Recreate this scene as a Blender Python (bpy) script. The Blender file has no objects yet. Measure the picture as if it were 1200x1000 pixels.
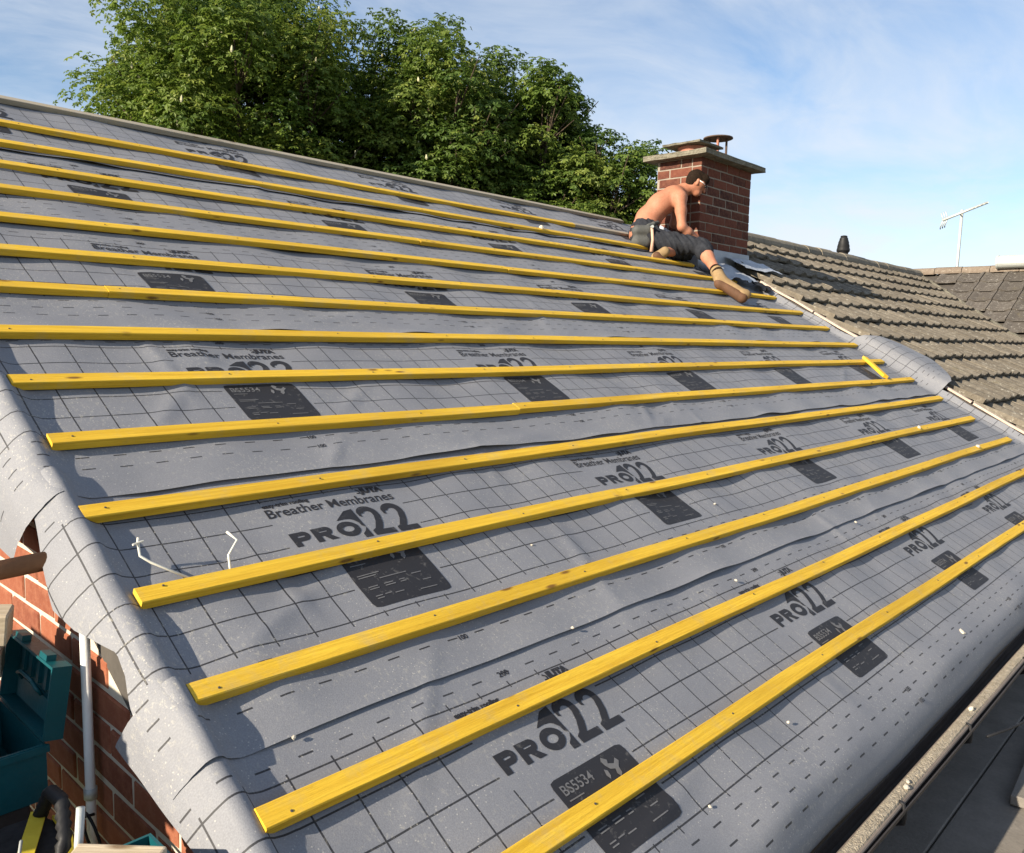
import bpy, bmesh, math, random
import numpy as np
from mathutils import Vector, Matrix
random.seed(7); rng = np.random.default_rng(11)
SC = bpy.context.scene; COL = SC.collection
PITCH = math.radians(28.5); CP, SP = math.cos(PITCH), math.sin(PITCH)

# ------------------------------------------------------------------ camera
cam_d = bpy.data.cameras.new('camera'); cam = bpy.data.objects.new('camera', cam_d); COL.objects.link(cam)
_r = Vector((0.68446, -0.72877, 0.02013)); _d = Vector((-0.06599, -0.08943, -0.99380)); _f = Vector((0.72606, 0.67889, -0.10930))
cam.matrix_world = Matrix(((_r.x, -_d.x, -_f.x, -0.7043), (_r.y, -_d.y, -_f.y, -0.7669), (_r.z, -_d.z, -_f.z, 1.1668), (0, 0, 0, 1)))
cam_d.sensor_fit = 'HORIZONTAL'; cam_d.sensor_width = 36.0; cam_d.lens = 961.86 / 1200 * 36.0
cam_d.clip_start = 0.05; cam_d.clip_end = 2000
SC.camera = cam
# ------------------------------------------------------------------ sun and sky
SUN = Vector((-0.902, 0.127, 0.412)).normalized()          # direction towards the sun
sun_d = bpy.data.lights.new('sun', 'SUN'); sun_d.energy = 5.0; sun_d.angle = math.radians(0.55); sun_d.color = (1.0, 0.88, 0.70)
sun = bpy.data.objects.new('sun', sun_d); COL.objects.link(sun); sun.location = (-30, 5, 20)
sun.rotation_euler = SUN.to_track_quat('Z', 'Y').to_euler()
world = bpy.data.worlds.new('World'); SC.world = world; world.use_nodes = True
wn = world.node_tree; wn.nodes.clear()
SC.view_settings.view_transform = 'Standard'; SC.view_settings.look = 'None'
SC.view_settings.exposure = 1.05; SC.view_settings.gamma = 1.0; SC.view_settings.use_curve_mapping = False
SC.render.engine = 'CYCLES'
SC.cycles.max_bounces = 6; SC.cycles.transparent_max_bounces = 8

# ------------------------------------------------------------------ node expression helper
class NX:
    def __init__(s, nt, sock): s.nt = nt; s.s = sock
    def _m(s, op, b=None, c=None):
        n = s.nt.nodes.new('ShaderNodeMath'); n.operation = op
        for i, x in enumerate((s, b, c)):
            if x is None: continue
            if isinstance(x, NX): s.nt.links.new(x.s, n.inputs[i])
            else: n.inputs[i].default_value = x
        return NX(s.nt, n.outputs[0])
    def __add__(s, o): return s._m('ADD', o)
    def __sub__(s, o): return s._m('SUBTRACT', o)
    def __mul__(s, o): return s._m('MULTIPLY', o)
    def __truediv__(s, o): return s._m('DIVIDE', o)
    def mod(s, o): return s._m('FLOORED_MODULO', o)
    def abs(s): return s._m('ABSOLUTE')
    def lt(s, o): return s._m('LESS_THAN', o)
    def gt(s, o): return s._m('GREATER_THAN', o)
    def max(s, o): return s._m('MAXIMUM', o)
    def min(s, o): return s._m('MINIMUM', o)
    def pow(s, o): return s._m('POWER', o)
    def inv(s): n = s.nt.nodes.new('ShaderNodeMath'); n.operation = 'SUBTRACT'; n.inputs[0].default_value = 1; s.nt.links.new(s.s, n.inputs[1]); return NX(s.nt, n.outputs[0])
    def ramp(s, a, b):      # linear 0..1 clamp
        n = s.nt.nodes.new('ShaderNodeMapRange'); n.clamp = True
        s.nt.links.new(s.s, n.inputs[0]); n.inputs[1].default_value = a; n.inputs[2].default_value = b
        return NX(s.nt, n.outputs[0])
def between(x, a, b): return x.gt(a) * x.lt(b)
def mixc(nt, fac, a, b):
    n = nt.nodes.new('ShaderNodeMix'); n.data_type = 'RGBA'; n.blend_type = 'MIX'
    for i, x in ((0, fac), (6, a), (7, b)):
        if isinstance(x, NX): nt.links.new(x.s, n.inputs[i])
        elif isinstance(x, (tuple, list)): n.inputs[i].default_value = (*x, 1)
        else: n.inputs[i].default_value = x
    return NX(nt, n.outputs[2])
def noise(nt, vec, scale, detail=4, rough=.55, dist=0):
    n = nt.nodes.new('ShaderNodeTexNoise'); n.inputs['Scale'].default_value = scale; n.inputs['Detail'].default_value = detail
    n.inputs['Roughness'].default_value = rough; n.inputs['Distortion'].default_value = dist
    if vec is not None: nt.links.new(vec.s, n.inputs['Vector'])
    return NX(nt, n.outputs['Fac'])
def voro(nt, vec, scale, feature='F1'):
    n = nt.nodes.new('ShaderNodeTexVoronoi'); n.feature = feature; n.inputs['Scale'].default_value = scale
    if vec is not None: nt.links.new(vec.s, n.inputs['Vector'])
    return NX(nt, n.outputs['Distance'])
def mapped(nt, vec, scale=(1, 1, 1), rot=(0, 0, 0), loc=(0, 0, 0)):
    n = nt.nodes.new('ShaderNodeMapping'); nt.links.new(vec.s, n.inputs[0])
    n.inputs['Scale'].default_value = scale; n.inputs['Rotation'].default_value = rot; n.inputs['Location'].default_value = loc
    return NX(nt, n.outputs[0])
def coord(nt, which='Object'):
    n = nt.nodes.new('ShaderNodeTexCoord'); return NX(nt, n.outputs[which])
def objrand(nt): n = nt.nodes.new('ShaderNodeObjectInfo'); return NX(nt, n.outputs['Random'])
def sep(nt, vec):
    n = nt.nodes.new('ShaderNodeSeparateXYZ'); nt.links.new(vec.s, n.inputs[0]); return [NX(nt, o) for o in n.outputs]
def comb(nt, x, y, z):
    n = nt.nodes.new('ShaderNodeCombineXYZ')
    for i, v in enumerate((x, y, z)):
        if isinstance(v, NX): nt.links.new(v.s, n.inputs[i])
        else: n.inputs[i].default_value = v
    return NX(nt, n.outputs[0])
def newmat(name, rough=.8, spec=.3, metal=0):
    m = bpy.data.materials.new(name); m.use_nodes = True; nt = m.node_tree
    b = nt.nodes['Principled BSDF']; b.inputs['Roughness'].default_value = rough
    b.inputs['Specular IOR Level'].default_value = spec; b.inputs['Metallic'].default_value = metal
    return m, nt, b
def setcol(nt, b, c):
    if isinstance(c, NX): nt.links.new(c.s, b.inputs['Base Color'])
    else: b.inputs['Base Color'].default_value = (*c, 1)
def bump(nt, b, h, strength=.4, dist=.002):
    n = nt.nodes.new('ShaderNodeBump'); n.inputs['Strength'].default_value = strength; n.inputs['Distance'].default_value = dist
    nt.links.new(h.s, n.inputs['Height']); nt.links.new(n.outputs[0], b.inputs['Normal'])
def simple(name, c1, c2, scale=8, rough=.75, spec=.3, metal=0, bs=.3, bd=.003, fine=60, rnd=0.0):
    m, nt, b = newmat(name, rough, spec, metal); co = coord(nt)
    n1 = noise(nt, co, scale, 6, .6); n2 = noise(nt, co, fine, 3, .6)
    f = (n1 * .7 + n2 * .3).ramp(.3, .7)
    c = mixc(nt, f, c1, c2)
    if rnd:
        r = objrand(nt); c = mixc(nt, r * rnd, c, tuple(x * .45 for x in c1))
    setcol(nt, b, c); bump(nt, b, n2, bs, bd)
    return m

# ------------------------------------------------------------------ sky nodes
sky = wn.nodes.new('ShaderNodeTexSky'); sky.sky_type = 'NISHITA'; sky.sun_disc = False
sky.sun_elevation = math.asin(SUN.z); sky.sun_rotation = math.atan2(SUN.x, SUN.y); sky.air_density = 1.0; sky.dust_density = .3; sky.ozone_density = 3.0
bg = wn.nodes.new('ShaderNodeBackground'); out = wn.nodes.new('ShaderNodeOutputWorld')
SKY_STRENGTH = 0.082
co = coord(wn, 'Generated'); X, Y, Z = sep(wn, co)
zz = Z.max(0.02) + .12
pl = comb(wn, X / zz, Y / zz, 0.0)
c1 = noise(wn, mapped(wn, pl, (.7, 1.0, 1), (0, 0, -.75), (2.3, .7, 0)), 1.0, 8, .55, .5)
c2 = noise(wn, mapped(wn, pl, (.6, 1.0, 1), (0, 0, -.3), (3, 1, 0)), 2.4, 9, .60, .8)
cl = (c1 * .62 + c2 * .38).ramp(.39, .61)
low = Z.ramp(.32, .0)
cf = (cl * .74 + low * .30).min(.92)
bw = wn.nodes.new('ShaderNodeRGBToBW'); wn.links.new(sky.outputs[0], bw.inputs[0])
cw = wn.nodes.new('ShaderNodeVectorMath'); cw.operation = 'SCALE'; cw.inputs[0].default_value = (1.20, 1.30, 1.44)
wn.links.new((NX(wn, bw.outputs[0]) * .12 + 3.5).s, cw.inputs['Scale'])
skyc = mixc(wn, cf, NX(wn, sky.outputs[0]), NX(wn, cw.outputs[0]))
wn.links.new(skyc.s, bg.inputs[0]); bg.inputs[1].default_value = SKY_STRENGTH
wn.links.new(bg.outputs[0], out.inputs[0])

# ------------------------------------------------------------------ object helpers
def R(u, v, w=0.0): return Vector((u, v * CP - w * SP, v * SP + w * CP))
ROOF_ROT = (PITCH, 0, 0)
def link(name, me, mat=None, parent=None, loc=None, rot=None, smooth=False):
    if mat is not None and not me.materials: me.materials.append(mat)
    if smooth: me.polygons.foreach_set('use_smooth', [True] * len(me.polygons))
    o = bpy.data.objects.new(name, me); COL.objects.link(o)
    if parent is not None: o.parent = parent
    if loc is not None: o.location = loc
    if rot is not None: o.rotation_euler = rot
    return o
def pyd(name, verts, faces):
    me = bpy.data.meshes.new(name); me.from_pydata([tuple(v) for v in verts], [], [tuple(f) for f in faces]); me.update(); return me
def tag(o, label=None, cat=None, group=None, kind=None):
    if label: o['label'] = label
    if cat: o['category'] = cat
    if group: o['group'] = group
    if kind: o['kind'] = kind
    return o
def empty(name, label, cat, loc=(0, 0, 0), group=None, rot=None):
    o = bpy.data.objects.new(name, None); COL.objects.link(o); o.location = loc; o.empty_display_size = .1
    if rot: o.rotation_euler = rot
    return tag(o, label, cat, group)
def box_me(name, x0, x1, y0, y1, z0, z1, bev=0.0, seg=1, jit=0.0):
    bm = bmesh.new(); bmesh.ops.create_cube(bm, size=1)
    for v in bm.verts: v.co = Vector(((x0 + x1) / 2 + v.co.x * (x1 - x0), (y0 + y1) / 2 + v.co.y * (y1 - y0), (z0 + z1) / 2 + v.co.z * (z1 - z0)))
    if jit:
        for v in bm.verts: v.co += Vector((random.uniform(-jit, jit), random.uniform(-jit, jit), random.uniform(-jit, jit)))
    if bev: bmesh.ops.bevel(bm, geom=bm.edges[:], offset=bev, segments=seg, affect='EDGES', profile=.6)
    me = bpy.data.meshes.new(name); bm.to_mesh(me); bm.free(); return me
def add_tube(V, F, pts, rad, n=8, cap=True):
    pts = [Vector(p) for p in pts]; k = len(pts); base = len(V)
    for i, p in enumerate(pts):
        t = (pts[min(i + 1, k - 1)] - pts[max(i - 1, 0)]).normalized()
        a = t.orthogonal().normalized() if i == 0 else (a - t * a.dot(t)).normalized()
        b = t.cross(a); r = rad[i] if isinstance(rad, (list, tuple)) else rad
        for j in range(n):
            th = 2 * math.pi * j / n; V.append(p + (a * math.cos(th) + b * math.sin(th)) * r)
    for i in range(k - 1):
        for j in range(n):
            j2 = (j + 1) % n; F.append((base + i * n + j, base + i * n + j2, base + (i + 1) * n + j2, base + (i + 1) * n + j))
    if cap:
        F.append(tuple(base + j for j in reversed(range(n)))); F.append(tuple(base + (k - 1) * n + j for j in range(n)))
def tube(name, pts, rad, mat, parent=None, n=10, smooth=True):
    V, F = [], []; add_tube(V, F, pts, rad, n); return link(name, pyd(name, V, F), mat, parent, smooth=smooth)
def lathe(name, prof, mat, parent=None, loc=(0, 0, 0), n=20, smooth=True):
    V, F = [], []
    for r, z in prof:
        for j in range(n): V.append((r * math.cos(2 * math.pi * j / n), r * math.sin(2 * math.pi * j / n), z))
    for i in range(len(prof) - 1):
        for j in range(n): F.append((i * n + j, i * n + (j + 1) % n, (i + 1) * n + (j + 1) % n, (i + 1) * n + j))
    F.append(tuple(reversed(range(n)))); F.append(tuple((len(prof) - 1) * n + j for j in range(n)))
    return link(name, pyd(name, V, F), mat, parent, loc=loc, smooth=smooth)

# ------------------------------------------------------------------ materials
def mat_membrane():
    m, nt, b = newmat('membrane', .62, .35)
    uvn = nt.nodes.new('ShaderNodeUVMap'); vec = NX(nt, uvn.outputs[0]); u, v, _ = sep(nt, vec)
    PER = 1.342; cell = PER / 13; hh = .0975
    U = (u + .05).mod(PER) - .05
    vl = ((U + .012 + cell * .5).mod(cell) - cell * .5).abs().lt(.0021) * between(v, .135, .652)
    rowd = ((v - .151 + hh * .5).mod(hh) - hh * .5).abs().lt(.0022)
    hl = rowd * between(v, .145, .643)
    exc = (between(U, -.02, .43) * between(v, .405, .632)).max(between(U, .062, .355) * between(v, .156, .41))
    grid = vl.max(hl) * exc.inv()
    # wobble so that the print is not ruler perfect comes from the geometry; dashes
    dr = (v - .107).abs().lt(.0023).max((v - .057).abs().lt(.0023)).max((v - .007).abs().lt(.0023)).max((v - .677).abs().lt(.0023))
    dash = dr * (u.mod(.0958)).lt(.034)
    mask = grid.max(dash)
    big = noise(nt, vec, 2.2, 5, .6); fine = noise(nt, vec, 260, 2, .6); mid = noise(nt, vec, 26, 5, .65)
    base = mixc(nt, (big * .6 + mid * .4).ramp(.3, .7), (.155, .159, .177), (.190, .194, .212))
    base = mixc(nt, fine.ramp(.35, .7) * .42, base, (.27, .275, .295))
    base = mixc(nt, mask * .93, base, (.014, .014, .017))
    # pale mortar dust trodden into the sheet
    dn = noise(nt, mapped(nt, vec, (1, 1.3, 1)), 2.0, 4, .6).ramp(.38, .60)
    sc = noise(nt, mapped(nt, vec, (1, .6, 1), (0, 0, .6)), 95, 7, .78, .6).ramp(.54, .70)
    base = mixc(nt, dn * sc * .6, base, (.50, .47, .38)); film = noise(nt, vec, 7, 6, .7, .4).ramp(.5, .8); base = mixc(nt, film * .05, base, (.46, .45, .42))
    spk = voro(nt, vec, 90).lt(.16) * noise(nt, vec, 6, 3).gt(.50)
    base = mixc(nt, spk * .38, base, (.55, .52, .45))
    setcol(nt, b, base)
    wv = noise(nt, mapped(nt, vec, (1, 1, 1)), 420, 2, .5)
    bump(nt, b, wv * .8 + noise(nt, vec, 30, 3, .5) * .5, .35, .002)
    return m
def mat_print(name, c):
    m, nt, b = newmat(name, .6, .3); co = coord(nt); n = noise(nt, co, 45, 6, .7, .5)
    f = n.ramp(.58, .76) * .4
    setcol(nt, b, mixc(nt, f, c, (.30, .29, .27)))
    return m
def mat_batten(name, ca, cb, ck):
    m, nt, b = newmat(name, .7, .25); co = coord(nt); r = objrand(nt)
    x, y, z = sep(nt, co); v2 = comb(nt, x + r * 37, y, z)
    g = noise(nt, mapped(nt, v2, (1.0, 38, 38)), 2.2, 6, .65, .6)
    g2 = noise(nt, mapped(nt, v2, (.6, 6, 6)), 1.6, 4, .6)
    c = mixc(nt, g.ramp(.32, .68), ca, cb)
    c = mixc(nt, g2.ramp(.45, .7) * .5, c, tuple(q * .62 for q in ca)); dk = noise(nt, mapped(nt, v2, (3, 30, 30)), 3.0, 7, .8).ramp(.58, .70); c = mixc(nt, dk * .5, c, tuple(q * .4 for q in ca))
    kn = voro(nt, mapped(nt, v2, (4.2, 15, 15)), 1.0)
    c = mixc(nt, r * .45, c, tuple(q * f for q, f in zip(ca, (1.05, 1.18, 1.6))))
    rs = noise(nt, mapped(nt, v2, (14, 160, 160)), 1.5, 4, .7); c = mixc(nt, rs.ramp(.55, .75) * .35, c, tuple(q * .55 for q in ca))
    c = mixc(nt, kn.ramp(.13, .06) * .9, c, ck)
    st = noise(nt, v2, 9, 7, .75).ramp(.52, .70)
    c = mixc(nt, st * .40, c, (.42, .33, .16))
    setcol(nt, b, c); bump(nt, b, g + rs * .8, .6, .002)
    return m
def mat_brick(name, c1, c2, c3):
    m, nt, b = newmat(name, .9, .15); co = coord(nt); r = objrand(nt)
    n = noise(nt, co, 30, 6, .7); n2 = noise(nt, co, 160, 3, .6)
    c = mixc(nt, r, c1, c2); c = mixc(nt, n.ramp(.42, .7) * .6, c, c3)
    c = mixc(nt, n2.ramp(.62, .75) * .3, c, (.42, .33, .26))
    setcol(nt, b, c); bump(nt, b, n + n2 * .6, .5, .003)
    return m
def mat_tile(name, c1, c2, lich):
    m, nt, b = newmat(name, .93, .1); co = coord(nt); r = objrand(nt)
    x, y, z = sep(nt, co); w = comb(nt, x + r * 19, y + r * 7, z)
    n = noise(nt, w, 18, 6, .7); f = noise(nt, w, 130, 3, .7)
    c = mixc(nt, (n * .6 + f * .4).ramp(.35, .65), c1, c2)
    c = mixc(nt, r * .6, c, tuple(q * .8 for q in c1)); ms = noise(nt, w, 5, 5, .7).ramp(.58, .72); c = mixc(nt, ms * .5, c, (.12, .10, .05))
    sp = noise(nt, w, 22, 7, .8).ramp(.555, .66)
    c = mixc(nt, sp * .75, c, lich)
    setcol(nt, b, c); bump(nt, b, f + n, .5, .004)
    return m
M = {}
M['membrane'] = mat_membrane()
M['print'] = mat_print('print_black', (.020, .020, .024)); M['print_light'] = simple('print_grey', (.10, .10, .105), (.15, .15, .155), 40)
M['batten'] = mat_batten('yellow_timber', (.58, .325, .018), (.84, .545, .048), (.15, .065, .015))
M['oldbatten'] = mat_batten('weathered_timber', (.30, .25, .17), (.44, .38, .28), (.10, .07, .04))
M['timber'] = mat_batten('pale_timber', (.42, .33, .22), (.60, .50, .36), (.15, .09, .05))
M['nail'] = simple('nail_steel', (.16, .15, .14), (.09, .08, .07), 80, .4, .5, .8)
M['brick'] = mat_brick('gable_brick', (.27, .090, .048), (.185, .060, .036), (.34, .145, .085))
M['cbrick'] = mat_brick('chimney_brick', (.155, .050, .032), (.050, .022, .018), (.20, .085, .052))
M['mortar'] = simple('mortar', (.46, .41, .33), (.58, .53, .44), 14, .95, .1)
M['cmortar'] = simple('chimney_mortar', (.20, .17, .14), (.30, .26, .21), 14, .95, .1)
M['tile'] = mat_tile('weathered_tile', (.108, .092, .072), (.235, .207, .166), (.40, .38, .32))
M['dtile'] = mat_tile('dark_tile', (.075, .066, .058), (.135, .12, .105), (.38, .36, .32))
M['ridge'] = mat_tile('ridge_tile', (.17, .15, .12), (.30, .26, .2), (.45, .38, .22))
M['rridge'] = mat_tile('far_ridge_tile', (.15, .115, .09), (.23, .19, .15), (.40, .36, .3))
M['concrete'] = simple('weathered_concrete', (.09, .082, .062), (.27, .25, .195), 12, .95, .1, bs=1.0, bd=.02, fine=38)
M['lead'] = simple('lead', (.30, .32, .36), (.40, .43, .48), 6, .5, .4, .15)
M['terracotta'] = simple('terracotta', (.34, .13, .09), (.42, .19, .13), 12)
M['rust'] = simple('rusty_iron', (.06, .045, .038), (.12, .075, .05), 20)
M['black'] = simple('black_plastic', (.010, .010, .011), (.018, .018, .020), 12, .55, .25)
M['gutter'] = simple('dark_gutter', (.022, .019, .018), (.05, .04, .034), 10, .55, .4)
M['grit'] = simple('grit', (.26, .22, .165), (.50, .44, .35), 60, .95, .1, bs=1, bd=.012, fine=240)
M['board'] = simple('scaffold_board', (.15, .135, .118), (.245, .222, .195), 7, .85, .2, bs=.5, bd=.004, fine=70)
M['boardwarm'] = mat_batten('newer_board', (.30, .25, .19), (.40, .35, .27), (.12, .09, .06))
M['steel'] = simple('scaffold_tube', (.25, .25, .25), (.38, .37, .35), 12, .5, .4, .7)
M['rusttube'] = simple('rusty_tube', (.17, .075, .035), (.27, .13, .06), 16, .75)
M['teal'] = simple('teal_plastic', (.003, .062, .075), (.005, .088, .105), 6, .42, .4)
M['white'] = simple('white_plastic', (.74, .73, .70), (.82, .81, .78), 5, .5, .35)
M['galv'] = simple('pale_metal', (.42, .44, .42), (.55, .57, .54), 8, .5, .4, .3)
M['bag'] = simple('black_canvas', (.016, .016, .018), (.035, .035, .038), 40, .85, .2)
M['yellow'] = simple('yellow_canvas', (.55, .42, .03), (.68, .54, .06), 20, .8, .2)
M['cloth'] = simple('grey_cloth', (.16, .155, .15), (.26, .25, .24), 14, .9, .1)
M['wire'] = simple('white_tie', (.60, .57, .48), (.72, .70, .62), 20, .6)
M['skin'] = simple('skin', (.30, .115, .064), (.45, .205, .128), 7, .6, .25, bs=.15)
M['hair'] = simple('dark_hair', (.012, .008, .006), (.028, .018, .012), 60, .85, .05, bs=.8, bd=.006, fine=220)
M['trouser'] = simple('charcoal_trousers', (.012, .013, .017), (.034, .037, .045), 22, .9, .15, bs=.5, bd=.006)
M['boot'] = simple('tan_boot', (.19, .125, .060), (.30, .205, .105), 22, .8)
M['sole'] = simple('brown_sole', (.07, .035, .018), (.12, .058, .030), 18, .75)
M['belt'] = simple('grey_belt', (.05, .052, .05), (.09, .092, .088), 16, .8)
M['hammer'] = simple('pale_wood', (.50, .30, .22), (.6, .38, .28), 12)
M['bark'] = simple('bark', (.06, .045, .032), (.11, .085, .06), 5, .95, .1, bs=1, bd=.03)
M['blossom'] = simple('blossom', (.42, .40, .24), (.55, .52, .34), 10, .8)
M['render'] = simple('render_wall', (.40, .37, .32), (.5, .47, .42), 3)
M['darkwood'] = simple('dark_fascia', (.03, .026, .024), (.06, .05, .045), 9, .6)
M['deck'] = simple('roof_deck', (.05, .045, .04), (.09, .08, .07), 6)
M['verge'] = simple('pink_mortar_strip', (.40, .30, .24), (.55, .45, .38), 22, .9)
def mat_leaf(name, a, b_, c):
    m, nt, b = newmat(name, .55, .35)
    at = nt.nodes.new('ShaderNodeAttribute'); at.attribute_name = 'tint'; t = NX(nt, at.outputs['Fac'])
    cc = mixc(nt, t.ramp(0, .55), a, b_); cc = mixc(nt, t.ramp(.55, 1), cc, c); setcol(nt, b, cc)
    tr = nt.nodes.new('ShaderNodeBsdfTranslucent'); nt.links.new(cc.s, tr.inputs[0])
    mx = nt.nodes.new('ShaderNodeMixShader'); mx.inputs[0].default_value = .45
    nt.links.new(b.outputs[0], mx.inputs[1]); nt.links.new(tr.outputs[0], mx.inputs[2])
    nt.links.new(mx.outputs[0], nt.nodes['Material Output'].inputs[0]); return m
M['leaf'] = mat_leaf('chestnut_leaf', (.075, .130, .020), (.150, .215, .032), (.27, .31, .062))
M['leafdark'] = mat_leaf('dark_leaf', (.060, .112, .019), (.125, .190, .030), (.235, .28, .056))
def mat_ground():
    m, nt, b = newmat('ground', .95, .1); co = coord(nt); n = noise(nt, co, .12, 6, .6); f = noise(nt, co, 3, 5, .7)
    setcol(nt, b, mixc(nt, (n * .6 + f * .4).ramp(.35, .65), (.05, .075, .025), (.11, .11, .06))); return m
M['ground'] = mat_ground()

# ------------------------------------------------------------------ ground
GZ = -5.4
g = link('ground', pyd('ground', [(-700, -700, GZ), (700, -700, GZ), (700, 700, GZ), (-700, 700, GZ)], [(0, 1, 2, 3)]), M['ground']); tag(g, kind='structure')

# ------------------------------------------------------------------ the house under repair
RIDGE_V = 4.93; RY, RZ = RIDGE_V * CP, RIDGE_V * SP
UEND = 7.0
house = empty('house', 'brick house whose stripped roof is covered in grey membrane', 'house', (0, 0, GZ))
def house_part(name, me, mat): 
    o = link(name, me, mat, house); o.location = (0, 0, -GZ); return o
d1 = R(0, .02, -.03); d2 = R(0, RIDGE_V, -.03)
house_part('roof_deck', pyd('roof_deck', [(-.03, d1.y, d1.z), (UEND, d1.y, d1.z), (UEND, d2.y, d2.z), (-.03, d2.y, d2.z), (-.03, d1.y + .03, d1.z - .12), (UEND, d1.y + .03, d1.z - .12), (UEND, d2.y, d2.z - .14), (-.03, d2.y, d2.z - .14)],
    [(0, 1, 2, 3), (7, 6, 5, 4), (0, 4, 5, 1), (3, 2, 6, 7), (0, 3, 7, 4), (1, 5, 6, 2)]), M['deck'])
house_part('rear_slope', pyd('rear_slope', [(-.05, RY + .003, RZ - .02), (UEND, RY + .003, RZ - .02), (UEND, 2 * RY, -.02), (-.05, 2 * RY, -.02), (-.05, RY + .003, RZ - .12), (UEND, RY + .003, RZ - .12), (UEND, 2 * RY, -.12), (-.05, 2 * RY, -.12)],
    [(3, 2, 1, 0), (4, 5, 6, 7), (0, 1, 5, 4), (2, 3, 7, 6), (0, 4, 7, 3), (1, 2, 6, 5)]), M['cloth'])
house_part('fascia', box_me('fascia', -.02, UEND, .035, .058, -.27, -.10), M['darkwood'])
house_part('soffit', box_me('soffit', -.02, UEND, .06, .30, -.265, -.25), M['darkwood'])
house_part('front_wall', box_me('front_wall', .24, UEND, .301, .52, GZ, -.251), M['render'])
house_part('rear_wall', box_me('rear_wall', .24, UEND, 2 * RY - .5, 2 * RY - .3, GZ, -.15), M['render'])

# gable wall with single bricks
gable = empty('gable_wall', 'red brick gable wall under the overhanging edge of the membrane', 'wall', (0, 1, GZ))
WX = -.028          # face of the mortar
gv = [(.24, .31, GZ), (.24, 2 * RY - .3, GZ), (.24, 2 * RY - .3, .0), (.24, RY, RZ - .16), (.24, .31, .0)]
gv2 = [(WX, y, z) for _, y, z in gv]
o = link('mortar_bed', pyd('mortar_bed', gv2 + gv, [(4, 3, 2, 1, 0), (5, 6, 7, 8, 9)] + [(i, (i + 1) % 5, 5 + (i + 1) % 5, 5 + i) for i in range(5)]), M['mortar'], gable); o.location = (0, -1, -GZ)
bvar = [box_me('brick', -.05, 0, -.1075, .1075, -.0325, .0325, .004, 1, .0015) for _ in range(5)]
bhalf = [box_me('half_brick', -.05, 0, -.051, .051, -.0325, .0325, .004, 1, .0015) for _ in range(3)]
for me in bvar + bhalf: me.materials.append(M['brick'])
for i in range(-6, 29):
    z = i * .075 + .02
    for k in range(0, 20):
        y = .30 + k * .225 + (.1125 if i % 2 else 0) + .1
        top = y * math.tan(PITCH) - .085
        if z + .05 > top or y > 4.3 or (z < -.1 and y > 2.0) or (z < .35 and y > 2.8) or (z < .75 and y > 3.4): continue
        b_ = link('brick', random.choice(bvar), None, gable)
        b_.location = (WX - .006 + random.uniform(-.002, .002) + .0, y - 1, z - GZ); b_.rotation_euler = (random.uniform(-.006, .006), 0, 0)
        b_.location.x += .0525

# ------------------------------------------------------------------ membrane
_w = [(rng.uniform(0, 6.28), 2 * math.pi / L, rng.uniform(0, 6.28), A) for L, A in
      ((1.1, .0028), (.8, .0022), (.62, .0018), (.5, .0015), (.4, .0013), (.33, .001), (.27, .0009), (.22, .0007), (.18, .0005))]
CREASE = [(rng.uniform(.2, 6.6), rng.uniform(.1, 4.8), rng.uniform(-.5, 1.9), rng.uniform(.08, .3), rng.uniform(.014, .03), rng.uniform(.002, .0065)) for _ in range(70)]
def hfun(u, v):
    h = 0
    for a, k, ph, A in _w: h = h + A * np.sin(k * (u * math.cos(a) + v * math.sin(a)) + ph)
    h = h - .004 * np.sin(math.pi * u / .6) ** 2 + .002          # sag between rafters
    # slack folds higher up near the open verge
    h = h + .008 * np.exp(-((v - 2.56) / .10) ** 2) * np.sin(2 * math.pi * (u * 1.1 + v * 2.6)) * np.exp(-((u - .7) / 1.0) ** 2)
    for cu_, cv_, ca_, cl_, cw_, ch_ in CREASE:
        du = u - cu_; dv = v - cv_; p = du * math.cos(ca_) + dv * math.sin(ca_); q = -du * math.sin(ca_) + dv * math.cos(ca_)
        h = h + ch_ * np.exp(-(p / cl_) ** 2 - (q / cw_) ** 2)
    h = h + .005 * np.exp(-((v - .02) / .10) ** 2) * np.sin(2 * math.pi * (u * .9 - v * 1.3) + .6)
    return h
OFF = [0.0, .810, 1.665, 2.515, 3.385, 4.20]; PU = [.531, .466, .545, .585, .600, .300 - .02]
EDGE = [-.07, .720, 1.552, 2.425, 3.29, 4.12]
TOPS = [.93, 1.66, 2.53, 3.40, 4.23, RIDGE_V]
PATH = np.array([(.075, 0), (.045, .002), (.020, .012), (.002, .029), (-.014, .033), (-.030, .027), (-.052, .002), (-.070, -.024), (-.088, -.062), (-.100, -.115), (-.106, -.2), (-.11, -.4)])
PL = np.concatenate([[0], np.cumsum(np.hypot(*np.diff(PATH, axis=0).T))])
def lapterm(k, v): return .008 * np.clip(1 - (v - EDGE[k]) / (TOPS[k] - EDGE[k]), 0, 1)
def wfun(k, u, v):
    e = hfun(u, v) + lapterm(k, v)
    if k:
        lift = np.clip(np.sin(u * 5.1 + k * 2) * np.sin(u * 2.3 + k) + .25 * np.sin(u * 17 + k), 0, 1)
        e = e + (.002 + .010 * lift) * np.exp(-np.maximum(v - EDGE[k] - .0, 0) / .022)
    fade = np.clip((u - .05) / .15, 0, 1) * np.clip((v + .02) / .05, 0, 1) if k == 0 else np.clip((u - .05) / .15, 0, 1)
    return e * fade + .002 + .0012 * k * (1 - fade)
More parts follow.
